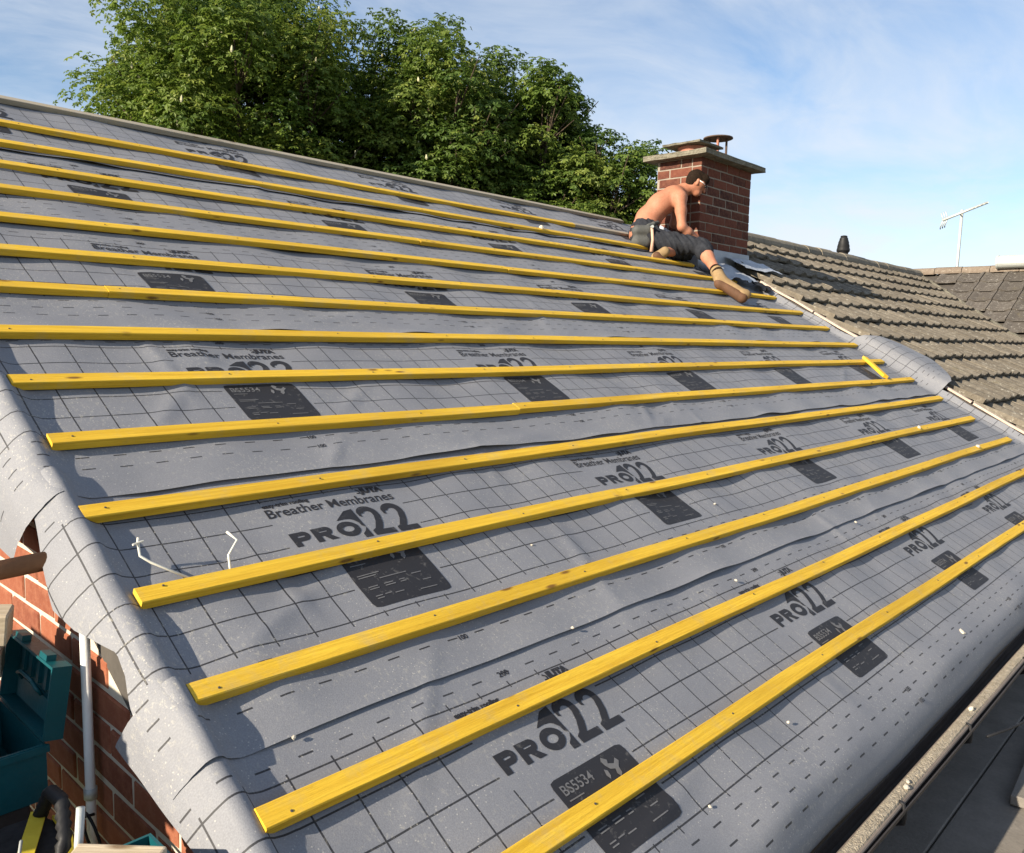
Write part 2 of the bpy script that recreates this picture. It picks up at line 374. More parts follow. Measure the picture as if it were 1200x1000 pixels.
def hang(k, v):
    if k == 0: return np.interp(v, [-.3, .2, .60, .66, .90, 1.0], [.27, .24, .215, .225, .285, .295])
    if k == 1: return np.interp(v, [.7, .86, .93, 1.0, 1.06, 1.2, 1.30, 1.38, 1.55, 1.7], [.205, .20, .190, .165, .158, .225, .255, .235, .195, .18])
    if k == 2: return np.interp(v, [1.5, 1.6, 1.75, 2.0], [.30, .34, .40, .43])
    return np.full_like(v, .42) + .03 * np.sin(v * 7)
def make_sheet(k):
    e0, e1 = EDGE[k], TOPS[k]
    vs = np.arange(e0, e1 + .001, .0165 if k < 3 else .022)
    if k == 0: vs = np.concatenate([np.linspace(-.22, .02, 22), np.arange(.035, e1, .0165)])
    us = np.concatenate([np.arange(.075, 6.80, .02 if k < 3 else .03), [6.80]])
    nf = 26; nr = 12
    nu = len(us) + nf + nr; P = np.zeros((len(vs), nu, 3)); UVc = np.zeros((len(vs), nu, 2))
    VV, UU = np.meshgrid(vs, us, indexing='ij')
    WW = wfun(k, UU, VV)
    wob = 1 + .18 * np.sin(vs * 9 + k) + .12 * np.sin(vs * 23 + 2 * k)
    sm = hang(k, vs)
    for j in range(nf):
        s = sm * (1 - j / nf)
        pu = np.interp(s, PL, PATH[:, 0]); pw = np.interp(s, PL, PATH[:, 1])
        pw = np.where(pw > 0, pw * wob, pw) + lapterm(k, vs) * .4 * (pw > 0) + .0015
        fl = np.clip((s - .06) / .16, 0, 1); pu = pu - .0035 * k * (s > .06) - fl * (.005 * np.sin(vs * 6 + k) + .0025 * np.sin(vs * 17 + 1.7 * k + s * 9))
        # layers further up lie outside the ones below
        P[:, j, 0] = pu; P[:, j, 1] = vs; P[:, j, 2] = pw
        UVc[:, j, 0] = .075 - s; UVc[:, j, 1] = vs
    P[:, nf:nf + len(us), 0] = UU; P[:, nf:nf + len(us), 1] = VV; P[:, nf:nf + len(us), 2] = WW
    UVc[:, nf:nf + len(us), 0] = UU; UVc[:, nf:nf + len(us), 1] = VV
    # right edge: turned up against the neighbouring tiles; one sheet is folded over them
    for j in range(nr):
        t = (j + 1) / nr
        if k == 2:
            ext = .10 + .52 * np.exp(-((vs - 1.95) / .38) ** 4)
        else: ext = np.full_like(vs, .12)
        s = ext * t
        pu = 6.80 + np.interp(s, [0, .05, .12, .2, .34, .62], [0, .045, .10, .15, .28, .55])
        pw = np.interp(s, [0, .05, .12, .2, .34, .62], [0, .012, .055, .115, .148, .150])
        P[:, nf + len(us) + j, 0] = pu; P[:, nf + len(us) + j, 1] = vs; P[:, nf + len(us) + j, 2] = pw + WW[:, -1] + .006 * np.sin(vs * 14) * t
        UVc[:, nf + len(us) + j, 0] = 6.80 + s; UVc[:, nf + len(us) + j, 1] = vs
    if k == 0:       # rolls over the eaves into the gutter
        a = np.clip((.035 - vs) / .098, 0, 2.2)
        ub = P[:, :, 0]
        Rr = .098 + .004 * np.sin(ub * 3.1 + 1) + .002 * np.sin(ub * 7.7)
        sel = vs < .035
        aa = a[:, None]
        nv = .035 - Rr * np.sin(np.minimum(aa, 1.75)); dw = -Rr * (1 - np.cos(np.minimum(aa, 1.75)))
        puff = .006 * np.sin(np.clip((.15 - vs) / .15, 0, 1) * math.pi)[:, None]
        P[sel, :, 1] = nv[sel]; P[sel, :, 2] += dw[sel]
        extra = np.maximum(a - 1.75, 0)[:, None] * .085
        P[sel, :, 2] -= extra[sel]
        P[:, :, 2] += puff
    P[:, :, 0] -= PU[k]; UVc[:, :, 0] -= PU[k]; P[:, :, 1] -= OFF[k]; UVc[:, :, 1] -= OFF[k]
    n0, n1 = len(vs), nu
    idx = np.arange(n0 * n1).reshape(n0, n1)
    F = np.stack([idx[:-1, :-1], idx[:-1, 1:], idx[1:, 1:], idx[1:, :-1]], -1).reshape(-1, 4)
    if k == 1:   # trim the ragged lower corner
        pass
    me = bpy.data.meshes.new('membrane'); me.from_pydata(P.reshape(-1, 3).tolist(), [], F.tolist())
    ul = me.uv_layers.new(name='UVMap'); li = np.zeros(len(me.loops), dtype=np.int32); me.loops.foreach_get('vertex_index', li)
    ul.data.foreach_set('uv', UVc.reshape(-1, 2)[li].astype(np.float32).ravel())
    nm = ['lowest course of grey printed roofing membrane, rolled over the eaves into the gutter', 'second course up of grey membrane, its trimmed edge hanging over the gable bricks',
          'third course up of grey membrane, with a corner folded over the neighbouring tiles', 'fourth course up of grey membrane, loosely wrinkled near the gable edge',
          'fifth course up of grey membrane, passing under the kneeling roofer', 'topmost course of grey membrane, running up under the ridge timber']
    o = link('roofing_membrane', me, M['membrane'], loc=R(PU[k], OFF[k], 0), rot=ROOF_ROT, smooth=True)
    tag(o, nm[k], 'membrane', 'courses of roofing membrane'); return o
sheets = [make_sheet(k) for k in range(6)]

# ---- printed marks (flat ink, draped on the sheet)
def text_geo(body, size, bold=0.0, align='LEFT', sx=1.0):
    cu = bpy.data.curves.new('t', 'FONT'); cu.body = body; cu.size = size; cu.align_x = align; cu.offset = bold; cu.resolution_u = 3
    ob = bpy.data.objects.new('t', cu); COL.objects.link(ob)
    dg = bpy.context.evaluated_depsgraph_get(); me = bpy.data.meshes.new_from_object(ob.evaluated_get(dg))
    V = np.array([v.co[:] for v in me.vertices]) if len(me.vertices) else np.zeros((0, 3)); F = [tuple(p.vertices) for p in me.polygons]
    bpy.data.objects.remove(ob); bpy.data.curves.remove(cu); bpy.data.meshes.remove(me)
    V = V[:, :2] * np.array([sx, 1]); return V, F
def stroke(pts, w):
    pts = np.array(pts, float)
    if isinstance(w, (int, float)): w = [w] * len(pts)
    V, F = [], []
    for i, p in enumerate(pts):
        if i == 0: t = pts[1] - pts[0]
        elif i == len(pts) - 1: t = pts[-1] - pts[-2]
        else:
            a = pts[i] - pts[i - 1]; b = pts[i + 1] - pts[i]; t = a / np.linalg.norm(a) + b / np.linalg.norm(b)
        t = t / np.linalg.norm(t); n = np.array([-t[1], t[0]])
        V += [p + n * w[i] / 2, p - n * w[i] / 2]
    for i in range(len(pts) - 1): F.append((2 * i, 2 * i + 1, 2 * i + 3, 2 * i + 2))
    return np.array(V), F
def arc(cx, cy, rx, ry, a0, a1, n): 
    return [(cx + rx * math.cos(math.radians(a0 + (a1 - a0) * i / n)), cy + ry * math.sin(math.radians(a0 + (a1 - a0) * i / n))) for i in range(n + 1)]
def merge(parts):
    V, F = [], []
    for v, f, dx, dy in parts:
        b = len(V); V += [(p[0] + dx, p[1] + dy) for p in v]; F += [tuple(b + i for i in q) for q in f]
    return V, F
def quadg(x0, x1, y0, y1, n=1):
    V, F = [], []
    for i in range(n + 1):
        t = i / n; V += [(x0 + (x1 - x0) * t, y0), (x0 + (x1 - x0) * t, y1)]
    for i in range(n): F.append((2 * i, 2 * i + 2, 2 * i + 3, 2 * i + 1))
    return np.array(V), F
def logo_geo():
    G = []; add = lambda vf, dx=0, dy=0: G.append((vf[0], vf[1], dx, dy))
    h0, h1 = .438, .493; s = .019; H = h1 - h0
    # P
    add(quadg(0, s, h0, h1)); add(stroke([(s, h1 - s * .42), (.036, h1 - s * .42)] + arc(.038, h1 - .0185, .0105, .0105, 90, -90, 8) + [(.036, h1 - .029), (s, h1 - .029)], .0155))
    # R
    x = .066; add(quadg(x, x + s, h0, h1)); add(stroke([(x + s, h1 - s * .42), (x + .040, h1 - s * .42)] + arc(x + .042, h1 - .0175, .010, .0095, 90, -90, 8) + [(x + .04, h1 - .027), (x + s, h1 - .027)], .0150))
    add(quadg(x + s, x + .034, h0 + .021, h0 + .0275)); add((np.array([(x + .024, h0 + .024), (x + .045, h0 + .024), (x + .066, h0), (x + .041, h0)]), [(3, 2, 1, 0)]))
    # O
    add(stroke(arc(.178, h0 + H / 2, .0275, .0215, 0, 360, 28), .0190))
    # 1 : flag and stem above and below the O
    add((np.array([(.205, .541), (.236, .547), (.236, .462), (.226, .470), (.224, .485), (.214, .498), (.204, .5045), (.186, .5065), (.160, .5045)]), [(0, 8, 7, 6, 5, 4, 3, 2, 1)]))
    add((np.array([(.211, .4365), (.2255, .4475), (.236, .4625), (.236, .420), (.211, .420)]), [(0, 4, 3, 2, 1)]))
    # two figures 2
    for x in (.243, .334):
        add(stroke([(x + .010, .517)] + arc(x + .036, .517, .026, .024, 180, 0, 12) + [(x + .062, .505), (x + .050, .475), (x + .026, .4395)], .0225))
        add(quadg(x + .005, x + .082, .4215, .443, 2)); add((np.array([(x + .005, .443), (x + .04, .443), (x + .055, .462), (x + .022, .452)]), [(0, 1, 2, 3)]))
    V, F = text_geo('Breather Membranes', .052, .0006, sx=.93); sc = .435 / max(V[:, 0].max(), 1e-6); V = V * np.array([sc, 1]); add((V, F), -.020, .566)
    V, F = text_geo('easy-trim roofing', .021, .0009); add((V, F), -.016, .609)
    V, F = text_geo('JUTA', .030, .0026, sx=1.15); add((V, F), .318, .611); add(stroke([(.300, .612), (.312, .612), (.312, .622), (.303, .629)], .005))
    V, F = text_geo('200', .024, .0004); add((V, F), .185, .668)
    V, F = text_geo('100', .022, .0004); add((V, F), .215, .047); add((V, F), .225, -.003)
    return merge(G)
LOGO = logo_geo()
def panel_geo():
    nx, ny = 14, 11; x0, x1, y0, y1 = .076, .342, .1685, .381; r = .014
    V = []
    for j in range(ny + 1):
        for i in range(nx + 1):
            x = x0 + (x1 - x0) * i / nx; y = y0 + (y1 - y0) * j / ny
            if i in (0, nx) and j in (0, ny):
                x += r * .3 * (1 if i == 0 else -1); y += r * .3 * (1 if j == 0 else -1)
            V.append((x, y))
    F = [(j * (nx + 1) + i, j * (nx + 1) + i + 1, (j + 1) * (nx + 1) + i + 1, (j + 1) * (nx + 1) + i) for j in range(ny) for i in range(nx)]
    return V, F
PANEL = panel_geo()
def ptext_geo():
    G = []
    V, F = text_geo('BS5534', .036, .0004); G.append((V, F, .090, .337))
    for i, (x, y, w) in enumerate([(.092, .322, .05), (.092, .285, .07), (.092, .277, .055), (.15, .262, .09), (.10, .24, .03), (.15, .24, .03), (.2, .24, .02), (.10, .232, .03), (.15, .232, .034), (.2, .232, .02), (.1, .205, .022), (.13, .205, .022), (.1, .196, .022), (.16, .2, .03), (.25, .25, .035), (.27, .22, .03), (.24, .19, .06)]):
        V, F = quadg(0, w, 0, .0032, 2); G.append((V, F, x, y))
    # pale map shape
    pts = [(.255, .372), (.268, .360), (.262, .352), (.278, .345), (.292, .356), (.297, .345), (.283, .333), (.279, .318), (.268, .310), (.264, .322), (.270, .333), (.257, .338), (.250, .350), (.248, .364)]
    G.append((np.array(pts), [tuple(reversed(range(len(pts))))], 0, 0))
    pts = [(.232, .330), (.238, .345), (.246, .338), (.243, .325), (.236, .318)]; G.append((np.array(pts), [tuple(reversed(range(5)))], 0, 0))
    return merge(G)
PTEXT = ptext_geo()
def drape(k, geo, du, lift):
    a = np.array(geo[0]); u = a[:, 0] + du; v = a[:, 1]
    w = wfun(k, u + PU[k], v + OFF[k]) + lift
    if k == 0: w = w + .006 * np.sin(np.clip((.15 - v) / .15, 0, 1) * math.pi)
    return np.stack([u, v, w], 1).tolist(), geo[1]
for k, sh in enumerate(sheets):
    for n in range(-1, 6):
        du = n * 1.342; u0 = du + PU[k]
        if u0 > .02 and u0 + .43 < 6.78:
            V, F = drape(k, LOGO, du, .0011 if k < 3 else .002); lg = link('printed_logo', pyd('printed_logo', V, F), M['print'], sh); lg['kind'] = 'stuff'
        if u0 + .07 > .02 and u0 + .345 < 6.78:
            V, F = drape(k, PANEL, du, .0010 if k < 3 else .002); pn = link('printed_panel', pyd('printed_panel', V, F), M['print'], sh)
            V, F = drape(k, PTEXT, du, .0021 if k < 3 else .0032); link('printed_text', pyd('printed_text', V, F), M['print_light'], pn)['kind'] = 'stuff'

# ------------------------------------------------------------------ battens
G = .30; BW, BH = .048, .0255
ORD = ['first', 'second', 'third', 'fourth', 'fifth', 'sixth', 'seventh', 'eighth', 'ninth', 'tenth', 'eleventh', 'twelfth', 'thirteenth', 'fourteenth', 'fifteenth']
nail_me = None
def nail_mesh():
    V, F = [], []; n = 8
    for z, r in ((0, .0030), (.0012, .0030), (.0018, .0018)):
        for j in range(n): V.append((r * math.cos(j * 2 * math.pi / n), r * math.sin(j * 2 * math.pi / n), z))
    for i in range(2):
        for j in range(n): F.append((i * n + j, i * n + (j + 1) % n, (i + 1) * n + (j + 1) % n, (i + 1) * n + j))
    F.append(tuple(2 * n + j for j in range(n))); me = pyd('nail', V, F); me.materials.append(M['nail']); return me
nail_me = nail_mesh()
def batten_mesh(L, w=BW, h=BH, seed=0):
    r = np.random.default_rng(seed); n = max(2, int(L / .12)); V, F = [], []
    ph = r.uniform(0, 6.28, 4); bev = .0022
    prof = [(-w / 2 + bev, 0), (w / 2 - bev, 0), (w / 2, bev), (w / 2, h - bev), (w / 2 - bev, h), (-w / 2 + bev, h), (-w / 2, h - bev), (-w / 2, bev)]
    for i in range(n + 1):
        x = L * i / n
        dy = .0042 * math.sin(x * 1.1 + ph[0]) + .0016 * math.sin(x * 3.3 + ph[1]); dz = .0012 * math.sin(x * 1.7 + ph[2])
        for y, z in prof: V.append((x, y + dy + r.normal(0, .0003), z + dz * (z > .01)))
    for i in range(n):
        for j in range(8): F.append((i * 8 + j, (i + 1) * 8 + j, (i + 1) * 8 + (j + 1) % 8, i * 8 + (j + 1) % 8))
    F.append(tuple(range(8))); F.append(tuple(n * 8 + j for j in reversed(range(8))))
    return pyd('batten', V, F)
def batten(u0, u1, vback, label, mat, seed, group='roof battens', name='roof_batten', w=BW, h=BH, base=.009, nails=True, dv=0.0):
    L = u1 - u0
    o = link(name, batten_mesh(L, w, h, seed), mat, loc=R(u0, vback - w / 2, base), rot=(0, 0, 0))
    m = Matrix.Translation(R(u0, vback - w / 2, base)) @ Matrix.Rotation(PITCH, 4, 'X') @ Matrix.Rotation(math.atan2(dv, L), 4, 'Z'); o.matrix_world = m
    tag(o, label, 'batten', group)
    if nails:
        x = .055
        while x < L - .02:
            nl = bpy.data.objects.new('nail', nail_me); COL.objects.link(nl); nl.parent = o; nl.location = (x + random.uniform(-.01, .01), random.uniform(-.008, .008), h + .0006)
            x += .6
    return o
ends = {1: 6.62, 2: 6.63, 3: 6.66, 4: 6.64, 5: 6.70, 6: 6.79, 7: 6.80, 8: 6.85, 9: 6.86, 10: 6.88, 11: 6.90, 12: 6.55, 13: 6.2, 14: 6.2, 15: 6.2}
starts = {1: .0, 2: .004, 3: .008, 4: .014, 5: -.003, 6: .018, 7: .003}
joins = {4: 1.795, 6: 1.793, 9: .47, 11: 3.1, 12: 2.6, 15: 5.05}
trim = {1: .004, 2: -.006, 5: .004, 8: -.004, 11: .006, 12: .004}
for i in range(1, 16):
    u0 = starts.get(i, random.uniform(-.005, .02)); u1 = ends[i]; vb = i * G + trim.get(i, 0)
    base_lab = 'yellow timber batten, %s up from the gutter' % ORD[i - 1]
    if i in joins:
        j = joins[i]
        batten(u0, j - .0008, vb, base_lab + ', gable side of its joint', M['batten'], i * 10)
        if i == 15: batten(j + .0008, u1, vb + .001, 'weathered brown batten carrying on the fifteenth row towards the roofer', M['oldbatten'], i * 10 + 5)
        else: batten(j + .0008, u1, vb + .0015, base_lab + ', chimney side of its joint', M['batten'], i * 10 + 5)
    else: batten(u0, u1, vb, base_lab, M['batten'], i * 10)
batten(0.0, 6.3, RIDGE_V + .002, 'weathered grey timber running along the ridge', M['oldbatten'], 990, None, 'ridge_batten', .055, .028, .004, False)
o = link('batten_offcut', batten_mesh(.30, .045, .024, 77), M['batten']); tag(o, 'short yellow batten offcut lying across two battens near the tiles', 'batten')
p0, p1 = R(6.42, 2.10, .036), R(6.18, 1.80, .036); dirv = (p1 - p0).normalized(); nrm = R(0, 0, 1); side = nrm.cross(dirv)
o.matrix_world = Matrix((( dirv.x, side.x, nrm.x, p0.x), (dirv.y, side.y, nrm.y, p0.y), (dirv.z, side.z, nrm.z, p0.z), (0, 0, 0, 1)))
o.data = batten_mesh((p1 - p0).length, .045, .024, 77); o.data.materials.append(M['batten'])

# plastic clips/ties sticking out from under a batten
def tie(label, pts): 
    o = tube('wall_tie', [R(*p) for p in pts], .0032, M['wire'], n=8); tag(o, label, 'tie')
tie('cream bent strip with a small cross end, poking out from under a batten', [(.16, 1.20, .012), (.085, 1.275, .022), (.066, 1.295, .03), (.066, 1.318, .052), (.068, 1.325, .060)])
V, F = [], []; add_tube(V, F, [R(.052, 1.312, .052), R(.078, 1.318, .054)], .0028, 6); 
link('cross_end', pyd('cross_end', V, F), M['wire'], bpy.data.objects['wall_tie'])
tie('plain cream bent strip poking out from under a batten', [(.250, 1.20, .012), (.262, 1.245, .028), (.290, 1.268, .052), (.268, 1.288, .066)])

# crumbs of mortar
def crumb(u, v, w, s, seed):
    bm = bmesh.new(); bmesh.ops.create_icosphere(bm, subdivisions=1, radius=1); r = random.Random(seed)
    for x in bm.verts: x.co = Vector((x.co.x * s * r.uniform(.6, 1.3), x.co.y * s * r.uniform(.6, 1.2), x.co.z * s * r.uniform(.5, .9)))
    me = bpy.data.meshes.new('mortar_crumb'); bm.to_mesh(me); bm.free()
    o = link('mortar_crumb', me, M['mortar'], loc=R(u, v, w + s * .45), rot=ROOF_ROT); return o
for q, (u, v, w, s, lab) in enumerate([(2.78, .075, .012, .014, 'pale mortar crumb on the membrane near the rolled eaves'), (5.30, 1.185, .035, .018, 'mortar crumb sitting on top of the fourth batten'),
        (5.75, .885, .035, .02, 'mortar crumb sitting on top of the third batten'), (4.32, 4.185, .035, .022, 'mortar crumb sitting on top of the fourteenth batten'),
        (.155, .715, .012, .006, None), (1.05, .72, .012, .006, None), (1.45, .19, .012, .006, None), (1.9, .66, .012, .007, None), (.95, .145, .012, .005, None), (2.3, 1.02, .01, .006, None), (1.2, 1.05, .01, .005, None), (3.1, .7, .012, .007, None)]):
    o = crumb(u, v, w, s, q); tag(o, lab or 'tiny pale mortar crumb lying loose on the lower membrane', 'crumb', None if lab else 'loose mortar crumbs')

# ------------------------------------------------------------------ eaves gutter
gut = empty('gutter', 'dark plastic gutter along the eaves with grit on its lip', 'gutter', (0, -.08, -.17))
def gutter_mesh():
    V, F = [], []; x0, x1 = -.05, 7.0; n = 10; cy, cz, r, t = -.066, -.108, .046, .004
    prof = [(cy + r * math.cos(math.pi + math.pi * i / n), cz + r * math.sin(math.pi + math.pi * i / n)) for i in range(n + 1)]
    prof += [(cy + (r + t) * math.cos(2 * math.pi - math.pi * i / n), cz + (r + t) * math.sin(2 * math.pi - math.pi * i / n)) for i in range(n + 1)]
    m = len(prof); xs = np.linspace(x0, x1, 30)
    for i, x in enumerate(xs):
        for y, z in prof: V.append((x, y + .0025 * math.sin(x * 2.3), z + .002 * math.sin(x * 1.9)))
    for i in range(len(xs) - 1):
        for j in range(m): F.append((i * m + j, i * m + (j + 1) % m, (i + 1) * m + (j + 1) % m, (i + 1) * m + j))
    F.append(tuple(reversed(range(m)))); F.append(tuple((len(xs) - 1) * m + j for j in range(m)))
    return pyd('channel', V, F)
o = link('channel', gutter_mesh(), M['gutter'], gut, smooth=False); o.location = (0, .08, .17)
# outer lip board with grit
def lip_mesh():
    V, F = [], []; xs = np.arange(.5, 7.0, .005); ny = 9
    for i, x in enumerate(xs):
        for j in range(ny):
            t = j / (ny - 1); y = -.100 + .040 * t
            z = -.0985 + .003 * math.sin(math.pi * t) + (rng.normal(0, .0008) if 0 < j < ny - 1 else -.006) + .002 * math.sin(x * 9) * (0 < j < ny - 1)
            V.append((x, y, z))
    for i in range(len(xs) - 1):
        for j in range(ny - 1): F.append((i * ny + j, (i + 1) * ny + j, (i + 1) * ny + j + 1, i * ny + j + 1))
    return pyd('grit', V, F)
o = link('grit', lip_mesh(), M['grit'], gut); o.location = (0, .08, .17); o['kind'] = 'stuff'
o = link('lip', box_me('lip', -.05, 7.0, -.105, -.058, -.113, -.101, .003), simple('brown_lip', (.13, .105, .088), (.20, .165, .14), 14, .8), gut); o.location = (0, .08, .17)
for x in (1.62, 2.28, 3.1, 4.0, 4.9, 5.8):
    V, F = [], []
    add_tube(V, F, [(x, -.094, -.096), (x, -.107, -.099), (x, -.112, -.125), (x + .004, -.106, -.155), (x + .006, -.085, -.168)], [.004, .005, .007, .010, .007], 8)
    o = link('clip', pyd('clip', V, F), M['black'], gut, smooth=True); o.location = (0, .08, .17)
tube('strap', [(2.28, -.16, -.12), (2.42, -.20, -.125), (2.7, -.26, -.13), (3.1, -.33, -.14)], .004, M['black'])
tag(bpy.data.objects['strap'], 'thin black cord running from a gutter clip', 'cord')
for q, (x, y) in enumerate([(1.70, -.088), (2.40, -.080), (1.735, -.082), (1.20, -.09)]):
    o = crumb(0, 0, 0, (.011, .013, .008, .007)[q], 50 + q); o.name = 'mortar_lump'; o.location = (x, y, -.090); tag(o, ['pale mortar lump on the gutter lip close to a clip, larger of a pair', 'pale mortar lump on the gutter lip near the black cord', 'smaller mortar lump beside a larger one on the gutter lip', 'lone mortar lump on the gutter lip nearest the gable end'][q], 'crumb', 'mortar lumps on the gutter')

# ------------------------------------------------------------------ scaffolding
def board(name, x0, x1, y0, y1, ztop, label, mat, grp, yaw=0):
    me = box_me('board', -(x1 - x0) / 2, (x1 - x0) / 2, -(y1 - y0) / 2, (y1 - y0) / 2, -.038, 0, .004)
    o = link(name, me, mat, loc=((x0 + x1) / 2, (y0 + y1) / 2, ztop), rot=(0, 0, yaw)); tag(o, label, 'board', grp)
    return o
DZ = -.46
for q, y in enumerate([.05, -.18, -.41, -.64, -.87, -1.10]):
    board('scaffold_board', -1.6, 7.4, y - .1125, y + .1125, DZ - .002 * (q % 2), 'dark weathered scaffold board, %s out from the house wall' % ORD[q], M['board'], 'boards of the eaves scaffold')
board('loose_board', 2.55, 3.3, -.44, -.17, DZ + .042, 'short dark board laid on top of the scaffold boards', M['board'], None, .06)
board('loose_plank', 1.30, 2.30, -.50, -.335, DZ + .13, 'pale brown plank raised above the scaffold boards', M['boardwarm'], None, -.02)
board('packing_block', 1.4, 1.5, -.48, -.36, DZ + .092, 'small timber packer under the pale brown plank', M['boardwarm'], None)
bpy.data.objects['packing_block'].data = box_me('packing_block', -.05, .05, -.05, .05, -.09, 0, .003); bpy.data.objects['packing_block'].data.materials.append(M['boardwarm'])
b2 = board('packing_block', 2.1, 2.2, -.48, -.36, DZ + .092, 'second timber packer under the pale brown plank', M['boardwarm'], None); b2.data = bpy.data.objects['packing_block'].data
sf = empty('scaffolding', 'galvanised tube frame carrying the scaffold boards', 'scaffold', (0, -.5, GZ))
def pole(a, b, nm='tube'): 
    o = tube(nm, [a, b], .0242, M['steel'], sf, 12); o.location = (0, .5, -GZ)
for x in (-1.5, .6, 2.7, 4.8, 6.9):
    pole((x, -1.27, GZ), (x, -1.27, DZ - .02), 'standard'); pole((x, .19, GZ), (x, .19, DZ - .05), 'standard'); pole((x + .05, -1.3, DZ - .066), (x + .05, .24, DZ - .066), 'transom')
for y in (-1.27, .19): pole((-1.7, y - .05, DZ - .115), (7.4, y - .05, DZ - .115), 'ledger')
# platform beside the gable
GD = .085
for q, x in enumerate([-.27, -.5, -.73, -.96]):
    o = board('scaffold_board', x - .1125, x + .1125, .36, 3.6, GD, 'scaffold board of the platform beside the gable, %s out from the bricks' % ORD[q], M['board'], 'boards beside the gable')
for y in (.55, 2.0, 3.4):
    for x in (-1.12,): pole((x, y, GZ), (x, y, GD - .02), 'standard')
    pole((-.14, y, GZ), (-.14, y, GD - .05), 'standard'); pole((-1.2, y + .05, GD - .066), (-.10, y + .05, GD - .066), 'transom')
def bundle(label, x, y0, y1, layers, w, seed):  # stack out of view, added to cast shade over the tools and bricks
    r = random.Random(seed); e = empty('shading_bundle', label, 'timber', (x, y0, GD), 'unseen timber bundles added for shade')
    for i in range(layers):
        for j in range(3):
            o = link('length', box_me('length', j * w + .001, (j + 1) * w - .001, r.uniform(-.03, .05), y1 - y0 + r.uniform(-.06, .06), i * .05 + .0005, i * .05 + .0495, .003), M['timber'], e)
bundle('tall unseen bundle of timber lengths added to shade the tools and gable wall', -1.16, .95, 1.75, 14, .08, 1)
bundle('low unseen bundle of timber lengths added on the gable platform', -1.16, 2.0, 2.9, 5, .08, 2)
# rusty tube sticking out over the tools, timber ends, cloth
o = tube('scaffold_tube', [(-.072, 1.285, .628), (-.61, 1.52, .541)], .0225, M['rusttube'], n=14); tag(o, 'rusty brown tube end pointing at the gable bricks', 'tube')
o = link('timber_length', box_me('timber_length', -.22, .22, -.045, .045, -.035, .035, .004), M['timber'], loc=(-.372, 1.335, .528), rot=(0, .1, -.42)); tag(o, 'pale sawn timber end just below the rusty tube', 'timber')
o = link('timber_length', box_me('timber_length', -.22, .22, -.05, .05, -.03, .03, .004), M['timber'], loc=(-.365, 1.44, .40), rot=(0, .05, -.35)); tag(o, 'shaded timber length lower down beside the toolbox lid', 'timber')
st = empty('storage_rack', 'dark upright post holding the timber ends beside the gable', 'post', (-.5, 1.6, GD))
link('post', box_me('post', -.04, .04, -.12, .12, 0, .28, .005), M['darkwood'], st); link('post', box_me('post', -.04, .04, -.3, -.1, 0, .40, .005), M['darkwood'], st)

# ------------------------------------------------------------------ tools beside the gable
# white waste pipe
wp = empty('waste_pipe', 'white plastic pipe standing against the gable bricks', 'pipe', (-.058, 1.13, -.4))
V, F = [], []; add_tube(V, F, [(0, 0, 0), (0, .0, .93)], .0108, 14); link('pipe', pyd('pipe', V, F), M['white'], wp, smooth=True)
V, F = [], []; add_tube(V, F, [(0, 0, .50), (0, 0, .525)], .0145, 14); link('pipe_clip', pyd('pipe_clip', V, F), M['galv'], wp, smooth=True)
V, F = [], []; add_tube(V, F, [(.0, -.02, .47)] + [(-.02 - .01 * math.sin(a), -.06 - .05 * math.cos(a), .44 + .06 * math.sin(a)) for a in np.linspace(2.6, 8, 18)], .0035, 6); o = link('cable', pyd('cable', V, F), M['black'], None, loc=wp.location, smooth=True); tag(o, 'looped black cable hanging beside the white pipe', 'cable')
# toolbox
tb = empty('toolbox', 'open teal plastic power tool case with its lid leaning on the bricks', 'toolbox', (-.280, 1.265, GD + .062))
def shell(name, x0, x1, y0, y1, z0, z1, t, mat, parent):
    bm = bmesh.new()
    def bx(a, b, c, d, e, f):
        r = bmesh.ops.create_cube(bm, size=1)['verts']
        for v in r: v.co = Vector(((a + b) / 2 + v.co.x * (b - a), (c + d) / 2 + v.co.y * (d - c), (e + f) / 2 + v.co.z * (f - e)))
    bx(x0, x1, y0, y1, z0, z0 + t); bx(x0, x0 + t, y0, y1, z0 + t, z1); bx(x1 - t, x1, y0, y1, z0 + t, z1)
    bx(x0 + t, x1 - t, y0, y0 + t, z0 + t, z1); bx(x0 + t, x1 - t, y1 - t, y1, z0 + t, z1)
    bx(x0 - .006, x1 + .006, y0 - .006, y0 + t - .002, z1 - .018, z1 - .002)
    me = bpy.data.meshes.new(name); bm.to_mesh(me); bm.free(); return link(name, me, mat, parent)
tb.scale = (.92, .92, .92)
case = shell('case', -.14, .14, -.17, .17, 0, .135, .007, M['teal'], tb)
link('latch', box_me('latch', -.05, .0, -.184, -.177, .07, .118, .003), M['black'], case)
link('tray', box_me('tray', -.10, .10, -.13, .13, .008, .05, .01), M['black'], case)
lid = empty('lid', None, None, (.142, 0, .137)); lid.parent = tb; lid.rotation_euler = (0, math.radians(14), 0)
bpy.data.objects.remove(lid)
bm = bmesh.new()
def bxm(a, b, c, d, e, f):
    r = bmesh.ops.create_cube(bm, size=1)['verts']
    for v in r: v.co = Vector(((a + b) / 2 + v.co.x * (b - a), (c + d) / 2 + v.co.y * (d - c), (e + f) / 2 + v.co.z * (f - e)))
